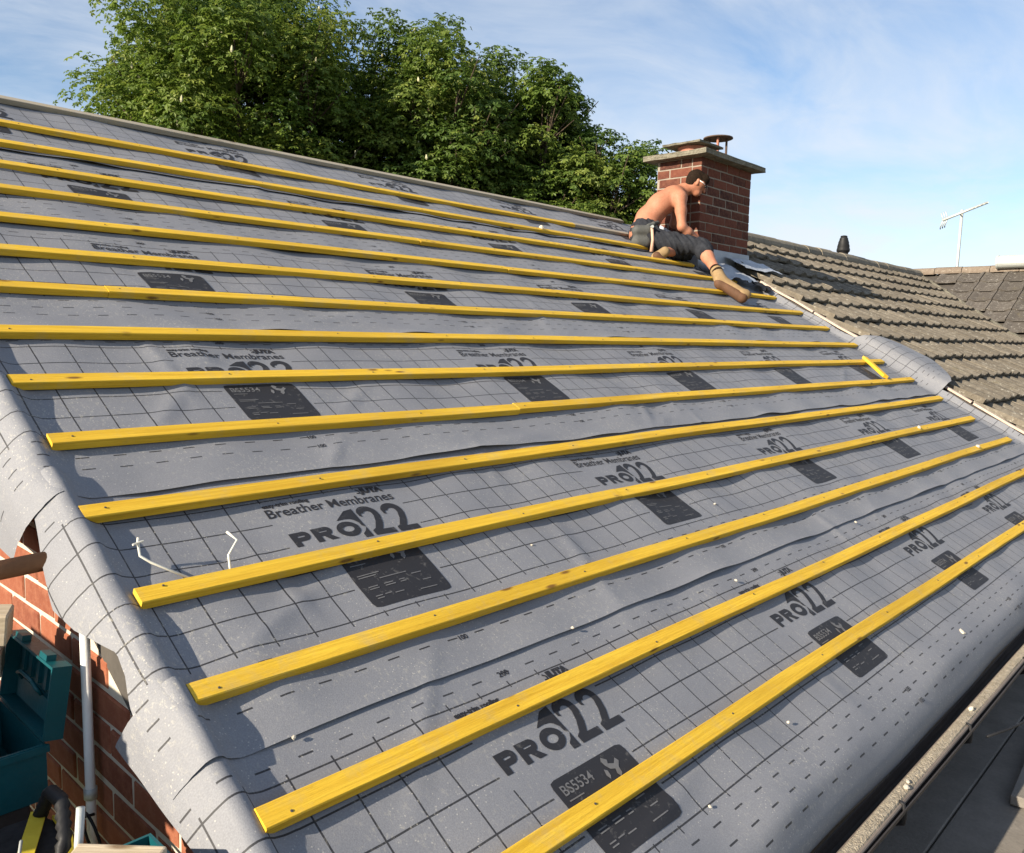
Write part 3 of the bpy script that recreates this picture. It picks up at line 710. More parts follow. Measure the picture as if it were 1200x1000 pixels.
# lid local: height along z, thickness along +x (towards the wall), rim towards -x
bxm(.025, .032, -.17, .17, 0, .175); bxm(-.012, .0249, -.17, -.163, 0, .175); bxm(-.012, .0249, .163, .17, 0, .175); bxm(-.012, .0249, -.1629, .1629, .168, .175); bxm(-.012, .0249, -.1629, .1629, 0, .007)
for y in (-.11, -.055, 0, .055, .11): bxm(.016, .0249, y - .009, y + .009, .085, .1679)
bxm(.014, .0249, -.12, .12, .02, .072)
for y in (-.12, .06): bxm(-.010, .012, y, y + .05, .1752, .190)
me = bpy.data.meshes.new('lid'); bm.to_mesh(me); bm.free()
lid = link('lid', me, M['teal'], tb, loc=(.145, 0, .140), rot=(0, math.radians(9), 0))
V, F = [], []; add_tube(V, F, [(.010, -.06, .075), (-.004, -.058, .092), (-.006, -.03, .102), (-.006, .05, .102), (-.004, .078, .092), (.010, .08, .075)], .005, 8); link('wire_bail', pyd('wire_bail', V, F), M['teal'], lid, smooth=True)
o = link('packing_timber', box_me('packing_timber', -.12, .12, -.15, .15, 0, .059, .004), M['darkwood'], loc=(-.305, 1.265, GD + .001)); tag(o, 'dark timber packing under the open teal case', 'timber')
o = link('cordless_tool', box_me('cordless_tool', -.05, .05, -.025, .025, 0, .05, .012, 3), M['white'], loc=(-.30, 1.30, GD + .14)); tag(o, 'pale round-ended tool lying inside the teal case', 'tool')
# tool bag
bag = empty('tool_bag', 'black canvas tool bag with yellow trim and ribbed handles', 'bag', (-.27, .83, GD))
def softbox(name, sx, sy, sz, p=.45, n=16, m_=12, jit=.004):
    V, F = [], []
    sg = lambda a, e: math.copysign(abs(a) ** e, a)
    for i in range(m_ + 1):
        ph = -math.pi / 2 + math.pi * i / m_
        for j in range(n):
            th = 2 * math.pi * j / n
            V.append((sx * sg(math.cos(ph), p) * sg(math.cos(th), p) + random.uniform(-jit, jit), sy * sg(math.cos(ph), p) * sg(math.sin(th), p) + random.uniform(-jit, jit), sz * sg(math.sin(ph), p) + sz))
    for i in range(m_):
        for j in range(n): F.append((i * n + j, i * n + (j + 1) % n, (i + 1) * n + (j + 1) % n, (i + 1) * n + j))
    return pyd(name, V, F)
link('body', softbox('body', .085, .155, .062), M['bag'], bag, smooth=True)
def ribbon(name, pts, wdt, nrmv, mat, parent, th=.006):
    V, F = [], []; pts = [Vector(p) for p in pts]
    for i, p in enumerate(pts):
        t = (pts[min(i + 1, len(pts) - 1)] - pts[max(i - 1, 0)]).normalized(); n = Vector(nrmv); s = t.cross(n).normalized()
        for a, b in ((-1, 0), (1, 0), (1, 1), (-1, 1)): V.append(p + s * wdt * .5 * a + n * th * b)
    for i in range(len(pts) - 1):
        for j in range(4): F.append((4 * i + j, 4 * i + (j + 1) % 4, 4 * i + 4 + (j + 1) % 4, 4 * i + 4 + j))
    F.append((3, 2, 1, 0)); k = 4 * (len(pts) - 1); F.append((k, k + 1, k + 2, k + 3))
    return link(name, pyd(name, V, F), mat, parent)
ribbon('yellow_trim', [(-.05, -.13, .115), (-.03, -.06, .132), (.01, .02, .136), (.05, .11, .128), (.065, .15, .10)], .028, (.2, .1, .97), M['yellow'], bag)
ribbon('yellow_trim', [(.02, -.135, .122), (.045, -.07, .134), (.065, .0, .132), (.075, .09, .118)], .016, (.3, 0, .95), M['yellow'], bag)
ribbon('yellow_panel', [(-.088, -.11, .03), (-.092, -.03, .035), (-.090, .06, .03)], .045, (-1, 0, .15), M['yellow'], bag)
def ribbed(pts, r0):
    P = []; Rr = []
    for i in range(len(pts) - 1):
        a, b = Vector(pts[i]), Vector(pts[i + 1])
        for q in range(8): P.append(a.lerp(b, q / 8)); Rr.append(r0 * (1.0 if q % 2 else .72))
    P.append(Vector(pts[-1])); Rr.append(r0)
    V, F = [], []; add_tube(V, F, P, Rr, 10); return V, F
for pts in ([(.0, -.12, .11), (.03, -.10, .18), (.05, -.03, .215), (.055, .05, .2), (.05, .10, .13)], [(-.07, -.06, .11), (-.075, .02, .17), (-.06, .09, .175), (-.045, .14, .10)]):
    V, F = ribbed(pts, .014); link('ribbed_handle', pyd('ribbed_handle', V, F), M['black'], bag, smooth=True)
o = tube('steel_rod', [(-.235, .70, GD + .09), (-.215, .72, GD + .235)], .0075, M['galv'], n=10); tag(o, 'thin pale metal rod standing up out of the black bag', 'rod')
o = link('screwdriver', bpy.data.meshes.new('x')); bpy.data.objects.remove(o)
sd = empty('screwdriver', 'screwdriver with a red handle tucked beside the black bag', 'screwdriver', (-.335, .69, GD + .13))
V, F = [], []; add_tube(V, F, [(0, 0, 0), (.02, .05, .012)], [.011, .013], 10); link('handle', pyd('handle', V, F), simple('red_plastic', (.35, .02, .02), (.45, .03, .03), 10, .4), sd, smooth=True)
V, F = [], []; add_tube(V, F, [(.02, .05, .012), (.05, .125, .03)], .003, 6); link('shaft', pyd('shaft', V, F), M['galv'], sd, smooth=True)
# crate with wood
cr = empty('crate', 'small teal crate with ribbed corner in front of the black bag', 'crate', (-.225, .545, GD + .002)); 
shell('tub', -.085, .10, -.09, .10, 0, .178, .006, M['teal'], cr)
for q in range(4): link('rib', box_me('rib', .1005, .106, -.085 + q * .012, -.080 + q * .012, .01, .175, .001), M['galv'], cr)
def blockm(sx, sy, sz): return box_me('wood_block', -sx, sx, -sy, sy, -sz, sz, .004, 2, .002)
o = link('wood_block', blockm(.075, .034, .022), M['timber'], loc=(-.225, .55, GD + .205), rot=(.04, -.02, -.85)); tag(o, 'pale grained wood block resting across the teal crate', 'wood block')
o = link('wood_block', blockm(.045, .030, .03), M['timber'], loc=(-.30, .63, GD + .165), rot=(.1, .05, -.5)); tag(o, 'stubby pale wood offcut wedged behind the grained block', 'wood block')
o = link('rag', softbox('rag', .06, .07, .03, .8, 14, 10, .008), M['cloth'], loc=(-.30, 1.36, GD + .24), smooth=True); tag(o, 'crumpled grey rag hanging by the timber ends', 'rag')

# ------------------------------------------------------------------ chimney
CX0, CX1, CY0, CY1, CZ0, CZ1 = 6.36, 7.35, 3.44, 3.935, 1.60, 2.905
ch = empty('chimney', 'square brick chimney stack with a concrete cap and two pots', 'chimney', ((CX0 + CX1) / 2, (CY0 + CY1) / 2, CZ0))
cl0 = Vector(ch.location)
def cpart(name, me, mat, parent=None): o = link(name, me, mat, ch if parent is None else parent); o.location = -cl0 if parent is None else (0, 0, 0); return o
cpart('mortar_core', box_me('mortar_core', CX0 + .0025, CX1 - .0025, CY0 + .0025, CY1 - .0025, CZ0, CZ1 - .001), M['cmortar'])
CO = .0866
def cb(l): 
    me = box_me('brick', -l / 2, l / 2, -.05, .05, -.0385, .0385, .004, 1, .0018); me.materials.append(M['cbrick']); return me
full = [cb(.238) for _ in range(4)]; half = [cb(.114) for _ in range(3)]
nrow = int((CZ1 - CZ0) / CO)
def face_row(a, b, fixed, axis, off, z, sgn):
    Ltot = b - a; x = a
    first = True
    while x < b - .03:
        l = .1235 if (first and off) else .2475
        l = min(l, b - x)
        first = False
        me = random.choice(full if l > .2 else half)
        o = bpy.data.objects.new('brick', me); COL.objects.link(o); o.parent = ch
        sc = (l - .0095) / (.238 if l > .2 else .114)
        lo_ = x if (x <= a + 1e-6 and axis == 'x') else x + .00475; hi_ = x + l if (x + l >= b - .031 and axis == 'x') else x + l - .00475
        sc = (hi_ - lo_) / (.238 if l > .2 else .114); c = (lo_ + hi_) / 2; dep = random.uniform(-.001, .0035)
        if axis == 'x': o.location = Vector((c, fixed + sgn * (-.05 + dep), z)) - cl0; o.scale = (sc, 1, 1)
        else: o.location = Vector((fixed + sgn * (-.05 + dep), c, z)) - cl0; o.rotation_euler = (0, 0, math.pi / 2); o.scale = (sc, 1, 1)
        x += l
for i in range(nrow):
    z = CZ1 - CO * (i + .5); off = i % 2
    face_row(CX0, CX1, CY0, 'x', off, z, -1)
    face_row(CY0 + .1005, CY1, CX0, 'y', 1 - off, z, -1)
    if z > 1.95:
        face_row(CX0 + .1005, CX1 - .1005, CY1, 'x', 1 - off, z, 1); face_row(CY0 + .1005, CY1, CX1, 'y', off, z, 1)
def slab(x0, x1, y0, y1, z0, z1, name='cap_slab', drop=.012):
    bm = bmesh.new(); bmesh.ops.create_cube(bm, size=1); bmesh.ops.subdivide_edges(bm, edges=bm.edges[:], cuts=5, use_grid_fill=True)
    for v in bm.verts:
        n = Vector(((x0 + x1) / 2 + v.co.x * (x1 - x0), (y0 + y1) / 2 + v.co.y * (y1 - y0), (z0 + z1) / 2 + v.co.z * (z1 - z0)))
        if v.co.z > .3: n.z -= drop * max(abs(v.co.x), abs(v.co.y)) * 2
        v.co = n + Vector([random.uniform(-.003, .003) for _ in range(3)])
    me = bpy.data.meshes.new(name); bm.to_mesh(me); bm.free(); return me
cpart('cap_slab', slab(CX0 - .11, CX1 + .105, CY0 - .105, CY1 + .10, CZ1 + .001, CZ1 + .060), M['concrete'])
def cl_lathe(name, prof, mat, x, y, z, n=20):
    o = lathe(name, prof, mat, ch, Vector((x, y, z)) - cl0, n); return o
ZC = CZ1 + .050
p1 = cl_lathe('pot', [(.150, 0), (.150, .012), (.138, .02), (.138, .085), (.150, .09), (.150, .102), (.12, .102), (.12, .02)], M['terracotta'], 6.62, 3.70, ZC, 24)
o = cpart('pot_lid', slab(6.41, 6.86, 3.50, 3.92, 0, .022, 'pot_lid', .004), M['concrete']); o.location = Vector((0, 0, ZC + .106)) - cl0; o.rotation_euler = (0, .0, 0)
p2 = cl_lathe('pot', [(.105, 0), (.105, .08), (.095, .085), (.095, .105), (.08, .105), (.08, .02)], M['terracotta'], 7.03, 3.66, ZC - .002, 20)
for a in range(4):
    an = a * math.pi / 2 + .5; V, F = [], []
    px, py = 7.03 + .085 * math.cos(an), 3.66 + .085 * math.sin(an); add_tube(V, F, [(px, py, ZC + .10), (px, py, ZC + .255)], .012, 8); cpart('cowl_leg', pyd('cowl_leg', V, F), M['terracotta' if a == 2 else 'rust'])
cl_lathe('cowl_lid', [(.03, .008), (.14, 0), (.150, .004), (.148, .014), (.10, .024), (.03, .03)], M['rust'], 7.03, 3.66, ZC + .255, 24)
# lead flashing: upstand and apron
fz = CY0 * math.tan(PITCH)
cpart('flashing_upstand', box_me('flashing_upstand', CX0 - .02, CX1 + .012, CY0 - .018, CY0 - .006, 1.83, 2.055, .002), M['lead'])
cpart('flashing_side', pyd('flashing_side', [(CX0 - .017, CY0 - .005, 1.80), (CX0 - .017, CY1, 2.05), (CX0 - .017, CY1, 2.33), (CX0 - .017, CY0 - .005, 2.055), (CX0 - .009, CY0 - .005, 1.80), (CX0 - .009, CY1, 2.05), (CX0 - .009, CY1, 2.33), (CX0 - .009, CY0 - .005, 2.055)],
    [(0, 1, 2, 3), (7, 6, 5, 4), (0, 3, 7, 4), (1, 5, 6, 2), (3, 2, 6, 7), (0, 4, 5, 1)]), M['lead'])
def crumple(name, u0, u1, v0, v1, w, amp, seed, mat, parent=None, nu=26, nv=10):
    r = np.random.default_rng(seed); V, F = [], []
    ph = r.uniform(0, 6.28, 8)
    for i in range(nu + 1):
        for j in range(nv + 1):
            a, b = i / nu, j / nv
            z = w + amp * (math.sin(a * 9 + ph[0] + b * 3) * .5 + math.sin(a * 17 + b * 7 + ph[1]) * .35 + math.sin(b * 11 + ph[2] - a * 5) * .35) + r.normal(0, amp * .12)
            V.append(R(u0 + (u1 - u0) * a + .012 * math.sin(b * 8 + ph[3]), v0 + (v1 - v0) * b + .015 * math.sin(a * 10 + ph[4]), max(z, .03)))
    for i in range(nu):
        for j in range(nv): q = i * (nv + 1) + j; F.append((q, q + nv + 1, q + nv + 2, q + 1))
    return pyd(name, V, F)
cpart('flashing_apron', crumple('flashing_apron', 6.85, 7.62, 3.68, 3.94, .135, .010, 3, M['lead']), M['lead'])
o = link('lead_sheet', crumple('lead_sheet', 6.30, 6.84, 3.50, 3.88, .075, .022, 5, None), M['lead'], smooth=True); tag(o, 'crumpled sheet of grey lead at the foot of the chimney beside the boot', 'lead sheet')
o = link('dark_sheet', crumple('dark_sheet', 6.70, 6.90, 3.34, 3.52, .070, .014, 9, None, nu=14), M['black'], smooth=True); tag(o, 'torn black felt scrap between lead sheet and tiled roof', 'felt scrap')

# ------------------------------------------------------------------ neighbouring tiled roof
VX0, VY0 = 13.47, 2.09      # valley: x = VX0 + (y - VY0)
nb = empty('neighbouring_roof', 'weathered brown-grey tiled roof next to the chimney', 'roof', (7.0, 0, GZ)); nl = Vector(nb.location)
def npart(name, me, mat): o = link(name, me, mat, nb); o.location = -nl; return o
vt = RIDGE_V; xa, xb = 7.03, VX0 + (vt * CP - VY0); xl = VX0 - VY0
npart('roof_deck', pyd('roof_deck', [R(xa, -.05, .03), R(xl, -.05, .03), R(xb, vt, .03), R(xa, vt, .03), R(xa, -.05, -.1), R(xl, -.05, -.1), R(xb, vt, -.1), R(xa, vt, -.1)],
    [(0, 1, 2, 3), (7, 6, 5, 4), (0, 4, 5, 1), (0, 3, 7, 4), (1, 5, 6, 2), (3, 2, 6, 7)]), M['deck'])
npart('rear_slope', pyd('rear_slope', [(xa, RY + .01, RZ + .05), (xb, RY + .01, RZ + .05), (xb, 2 * RY, .05), (xa, 2 * RY, .05), (xa, RY + .01, RZ - .05), (xb, RY + .01, RZ - .05), (xb, 2 * RY, -.05), (xa, 2 * RY, -.05)],
    [(3, 2, 1, 0), (4, 5, 6, 7), (0, 1, 5, 4), (2, 3, 7, 6), (0, 4, 7, 3), (1, 2, 6, 5)]), M['tile'])
npart('front_wall', box_me('front_wall', 7.02, 11.0, .30, .52, GZ, -.15), M['render']); npart('rear_wall', box_me('rear_wall', 7.02, 15.0, 2 * RY - .5, 2 * RY - .3, GZ, -.1), M['render'])
TW, TG, TL = .298, .372, .44
def tile_mesh(width, waves, amp, length, th, seed, tilt=.055, sharp=.7):
    n = waves * 6; V, F = [], []; rows = [0, .010, length]
    n = waves * 10
    def wave(i):
        t = (i / n * waves) % 1.0 if i < n else 0.0
        t = min(t, 1 - t) * 2                      # 0 at the roll, 1 mid pan
        return amp * max(0.0, math.cos(min(t / .52, 1) * math.pi / 2)) ** sharp + .006 * max(0, t - .6)
    for v in rows:
        for i in range(n + 1): V.append((width * i / n, v, tilt * (1 - v / length) + wave(i) - (.003 if v == 0 else 0)))
    for v in (0, length):
        for i in range(n + 1): V.append((width * i / n, v, tilt * (1 - v / length) - th))
    m = n + 1; q = 3 * m
    for i in range(n):
        for rr in range(2): F.append((rr * m + i, rr * m + i + 1, (rr + 1) * m + i + 1, (rr + 1) * m + i))
        F.append((q + i, q + i + 1, i + 1, i)); F.append((q + m + i, q + m + i + 1, q + i + 1, q + i))
    for i in (0, n): F.append((q + i, i, m + i, 2 * m + i, q + m + i) if i == 0 else (q + m + i, 2 * m + i, m + i, i, q + i))
    return pyd('roof_tile', V, F)
tvar = [tile_mesh(TW, 1, .029, TL, .020, s, .056, .9) for s in range(3)]
for me in tvar: me.materials.append(M['tile'])
cand = []
for rI in range(0, 13):
    v = .14 + rI * TG
    for c in range(0, 30):
        u = 7.06 + c * .300 + random.uniform(-.002, .002)
        yy = (v + .2) * CP
        if u + .15 > VX0 + (yy - VY0) - .02: continue
        if v + .1 > RIDGE_V - .08: continue
        if CX0 - .3 < u < CX1 - .02 and 3.44 < (v + .25) * CP < 3.95 and v * CP > 3.40: continue
        cand.append((rI, c, u, v))
cand.sort(key=lambda t: (t[0] < 2, t[2]))
rest = []
for q, (rI, c, u, v) in enumerate(cand):
    if q < 300:
        o = bpy.data.objects.new('roof_tile', random.choice(tvar)); COL.objects.link(o); o.parent = nb
        o.location = R(u, v + random.uniform(-.009, .009) + .008 * math.sin(u * 2 + rI), .052 + random.uniform(-.005, .005)) - nl; o.rotation_euler = (PITCH + random.uniform(-.006, .006), random.uniform(-.008, .008), random.uniform(-.006, .006))
    else: rest.append((u, v))
if rest:
    V, F = [], []
    tv = [Vector(x.co) for x in tvar[0].vertices]; tf = [tuple(p.vertices) for p in tvar[0].polygons]
    for u, v in rest:
        b = len(V); V += [R(u + p.x, v + p.y, .052 + p.z) for p in tv]; F += [tuple(b + i for i in f) for f in tf]
    o = npart('lower_tiles', pyd('lower_tiles', V, F), M['tile']); o['kind'] = 'stuff'
# half-round ridge tiles
def ridge_tile_mesh(L, r):
    V, F = [], []; n = 10
    for k, (rr) in enumerate((r, r - .018)):
        for x in (0, L):
            for i in range(n + 1):
                a = math.pi * (-.08 + 1.16 * i / n); V.append((x, rr * math.cos(a), rr * math.sin(a)))
    m = n + 1
    for i in range(n):
        F.append((i, m + i, m + i + 1, i + 1)); F.append((2 * m + i + 1, 3 * m + i + 1, 3 * m + i, 2 * m + i)); F.append((i + 1, 2 * m + i + 1, 2 * m + i, i)); F.append((m + i, 3 * m + i, 3 * m + i + 1, m + i + 1))
    return pyd('ridge_tile', V, F)
rt = ridge_tile_mesh(.44, .125); rt.materials.append(M['ridge'])
x = 7.02
while x < xb - .1:
    o = bpy.data.objects.new('ridge_tile', rt); COL.objects.link(o); o.parent = nb
    o.location = Vector((x, RY, RZ + .055 + random.uniform(-.006, .006))) - nl; o.rotation_euler = (random.uniform(-.02, .02), random.uniform(-.012, .012), random.uniform(-.01, .01)); x += .452
# mortar verge strip along the cut edge (timber and mortar) with gaps
for q, (v0, v1) in enumerate([(.35, 1.30), (1.32, 2.02), (2.04, 2.9), (2.92, 3.55)]):
    a, b = R(6.985 + .012 * math.sin(q * 2), v0, .070), R(6.985 + .012 * math.sin(q * 2 + 1), v1, .070); V, F = [], []
    d = (b - a).normalized(); n_ = R(0, 0, 1); s = d.cross(n_)
    for p in (a, a.lerp(b, .33) + n_ * .004, a.lerp(b, .66) - n_ * .003, b):
        for i, j in ((-1, -1), (1, -1), (1, 1), (-1, 1)): V.append(p + s * .021 * i + n_ * .009 * j)
    for k in range(3):
        for j in range(4): F.append((4 * k + j, 4 * k + (j + 1) % 4, 4 * k + 4 + (j + 1) % 4, 4 * k + 4 + j))
    F.append((3, 2, 1, 0)); F.append((12, 13, 14, 15))
    npart('verge_strip', pyd('verge_strip', V, F), M['verge'])
npart('verge_board', pyd('verge_board', [R(7.0, .2, .005), R(7.03, .2, .005), R(7.03, 3.6, .005), R(7.0, 3.6, .005), R(7.0, .2, .06), R(7.03, .2, .06), R(7.03, 3.6, .06), R(7.0, 3.6, .06)], [(3, 2, 1, 0), (4, 5, 6, 7), (0, 1, 5, 4), (1, 2, 6, 5), (2, 3, 7, 6), (3, 0, 4, 7)]), M['darkwood'])
# valley mortar
def vpt(t, off=0, h=.10): y = -.1 + t * (RY + .1); return Vector((VX0 + (y - VY0) + off, y, y * math.tan(PITCH) + h))
V, F = [], []
for i in range(41):
    t = i / 40
    for off, h in ((-.11, .105), (-.04, .135), (.04, .14), (.12, .115)): p = vpt(t, off, h); V.append(p + Vector((random.uniform(-.01, .01), 0, random.uniform(-.008, .008))))
for i in range(40):
    for j in range(3): F.append((4 * i + j, 4 * i + 4 + j, 4 * i + 5 + j, 4 * i + 1 + j))
npart('valley_mortar', pyd('valley_mortar', V, F), M['concrete'])
# roof vent
vn = empty('roof_vent', 'black plastic vent terminal standing on the tiled ridge', 'vent', (12.25, RY + .05, RZ + .1))
lathe('stem', [(.075, 0), (.075, .10), (.085, .11), (.085, .13), (.06, .14)], M['black'], vn)
lathe('cowl', [(.095, .12), (.10, .15), (.088, .19), (.092, .20), (.078, .25), (.08, .26), (.062, .31), (.064, .32), (.045, .35)], M['black'], vn)
lathe('cap', [(.03, .34), (.05, .35), (.05, .362), (.02, .37)], M['black'], vn)

# ------------------------------------------------------------------ far wing roof (faces the house, dark tiles)
wg = empty('wing_roof', 'dark tiled roof with pale lichen beyond the valley', 'roof', (16, 0, GZ)); wl_ = Vector(wg.location)
def wpart(name, me, mat): o = link(name, me, mat, wg); o.location = -wl_; return o
XR = 15.72; ZR = RZ + .10; TP = math.tan(PITCH)
def WPt(s, y, w=0):     # s: slope distance down from the ridge (towards -x), w: out of plane
    return Vector((XR - s * CP - w * SP, y, ZR - s * SP + w * CP))
def sval(y): return (RY - y) / CP      # slope length at which the valley is met
V = [WPt(0, RY), WPt(0, -9), WPt((RY + 9) / CP, -9)]
def prism(pts, d): n = len(pts); return [tuple(p) for p in pts] + [tuple(Vector(p) - Vector((0, 0, d))) for p in pts], [tuple(range(n)), tuple(reversed(range(n, 2 * n)))] + [(i, n + i, n + (i + 1) % n, (i + 1) % n) for i in range(n)]
smax = 6.0
pts = [WPt(0, RY, -.02), WPt(smax, RY - smax * CP, -.02), WPt(smax, -9, -.02), WPt(0, -9, -.02)]
wpart('roof_deck', pyd('roof_deck', *prism(pts, .1)), M['deck'])
pts = [WPt(0, RY + .2, -.01), WPt(0, -9, -.01), Vector((XR + smax * CP, -9, ZR - smax * SP)), Vector((XR + smax * CP, RY + .2, ZR - smax * SP))]
wpart('rear_slope', pyd('rear_slope', *prism(pts, .1)), M['dtile'])
wpart('side_wall', box_me('side_wall', XR - 5.0, XR - 4.8, -9, -1.2, GZ, -.35), M['render'])
ftile = tile_mesh(.352, 1, .036, .44, .006, 5, .028, .8); ftile.materials.append(M['dtile'])
# local axes: x along -y, y up the slope (+x), z out
Wrot = Matrix(((0, CP, -SP), (-1, 0, 0), (0, SP, CP)))
for rI in range(14):
    s = .10 + .37 * (rI + 1)
    for c in range(18):
        y = RY - .05 - c * .365
        if s - .30 > sval(y - .1) - .05: continue
        o = bpy.data.objects.new('roof_tile', ftile); COL.objects.link(o); o.parent = wg
        m = (Matrix.Translation(WPt(s, y, .012 + random.uniform(-.003, .003)) - wl_) @ Wrot.to_4x4() @ Matrix.Rotation(random.uniform(-.01, .01), 4, 'X')); o.matrix_local = m
rt2 = ridge_tile_mesh(.44, .10); rt2.materials.append(M['rridge'])
for q in range(22):
    o = bpy.data.objects.new('ridge_tile', rt2); COL.objects.link(o); o.parent = wg
    o.location = Vector((XR, RY + .15 - q * .45, ZR + .02 + random.uniform(-.006, .006))) - wl_; o.rotation_euler = (random.uniform(-.015, .015), 0, -math.pi / 2)
# pale pipe lying on the wing ridge
pp = empty('metal_duct', 'pale grey metal pipe lying along the dark roof ridge', 'pipe', (XR - .13, 3.02, ZR + .16))
V, F = [], []; n = 20; L = 3.2; r0, r1 = .112, .104
for r_ in (r0, r1):
    for y in (0, -L):
        for j in range(n): V.append((r_ * math.cos(2 * math.pi * j / n), y, r_ * math.sin(2 * math.pi * j / n)))
for j in range(n):
    k = (j + 1) % n; F += [(j, k, n + k, n + j), (2 * n + k, 2 * n + j, 3 * n + j, 3 * n + k), (k, j, 2 * n + j, 2 * n + k), (n + j, n + k, 3 * n + k, 3 * n + j)]
link('barrel', pyd('barrel', V, F), M['galv'], pp, smooth=False)
V, F = [], []
for a in range(21):
    th = 2 * math.pi * a / 20
    for rr, y in ((.118, 0), (.118, -.03), (.112, -.03), (.112, 0)): V.append((rr * math.cos(th), y + .004, rr * math.sin(th)))
for a in range(20):
    for j in range(4): F.append((4 * a + j, 4 * a + (j + 1) % 4, 4 * a + 4 + (j + 1) % 4, 4 * a + 4 + j))
link('collar', pyd('collar', V, F), M['galv'], pp)
# aerial behind the wing ridge
ax, ay = 16.9, 4.02
ae = empty('tv_aerial', 'television aerial on a tall pole behind the dark roof ridge', 'aerial', (ax, ay, 1.7))
def aer(name, pts, r): V, F = [], []; add_tube(V, F, pts, r, 6); return link(name, pyd(name, V, F), M['galv'], ae, smooth=True)
aer('mast', [(0, 0, 0), (.01, -.02, 2.05)], .028); aer('boom', [(-.12, .28, 1.86), (.14, -.42, 2.17)], .024)
rd = Vector((.14, -.42, 2.17)) - Vector((-.12, .28, 1.86))
for t in np.linspace(.30, 1.0, 9):
    c = Vector((-.12, .28, 1.86)) + rd * t; aer('element', [c + Vector((-.09, -.03, -.02)), c + Vector((.09, .03, .02))], .011)
for q in range(3):
    c = Vector((-.12, .28, 1.86)) + rd * (.02 + q * .05)
    for sg in (-1, 1): aer('reflector', [c, c + Vector((.02, .05, .13 * sg)), c + Vector((.13, .08, .15 * sg))], .010)

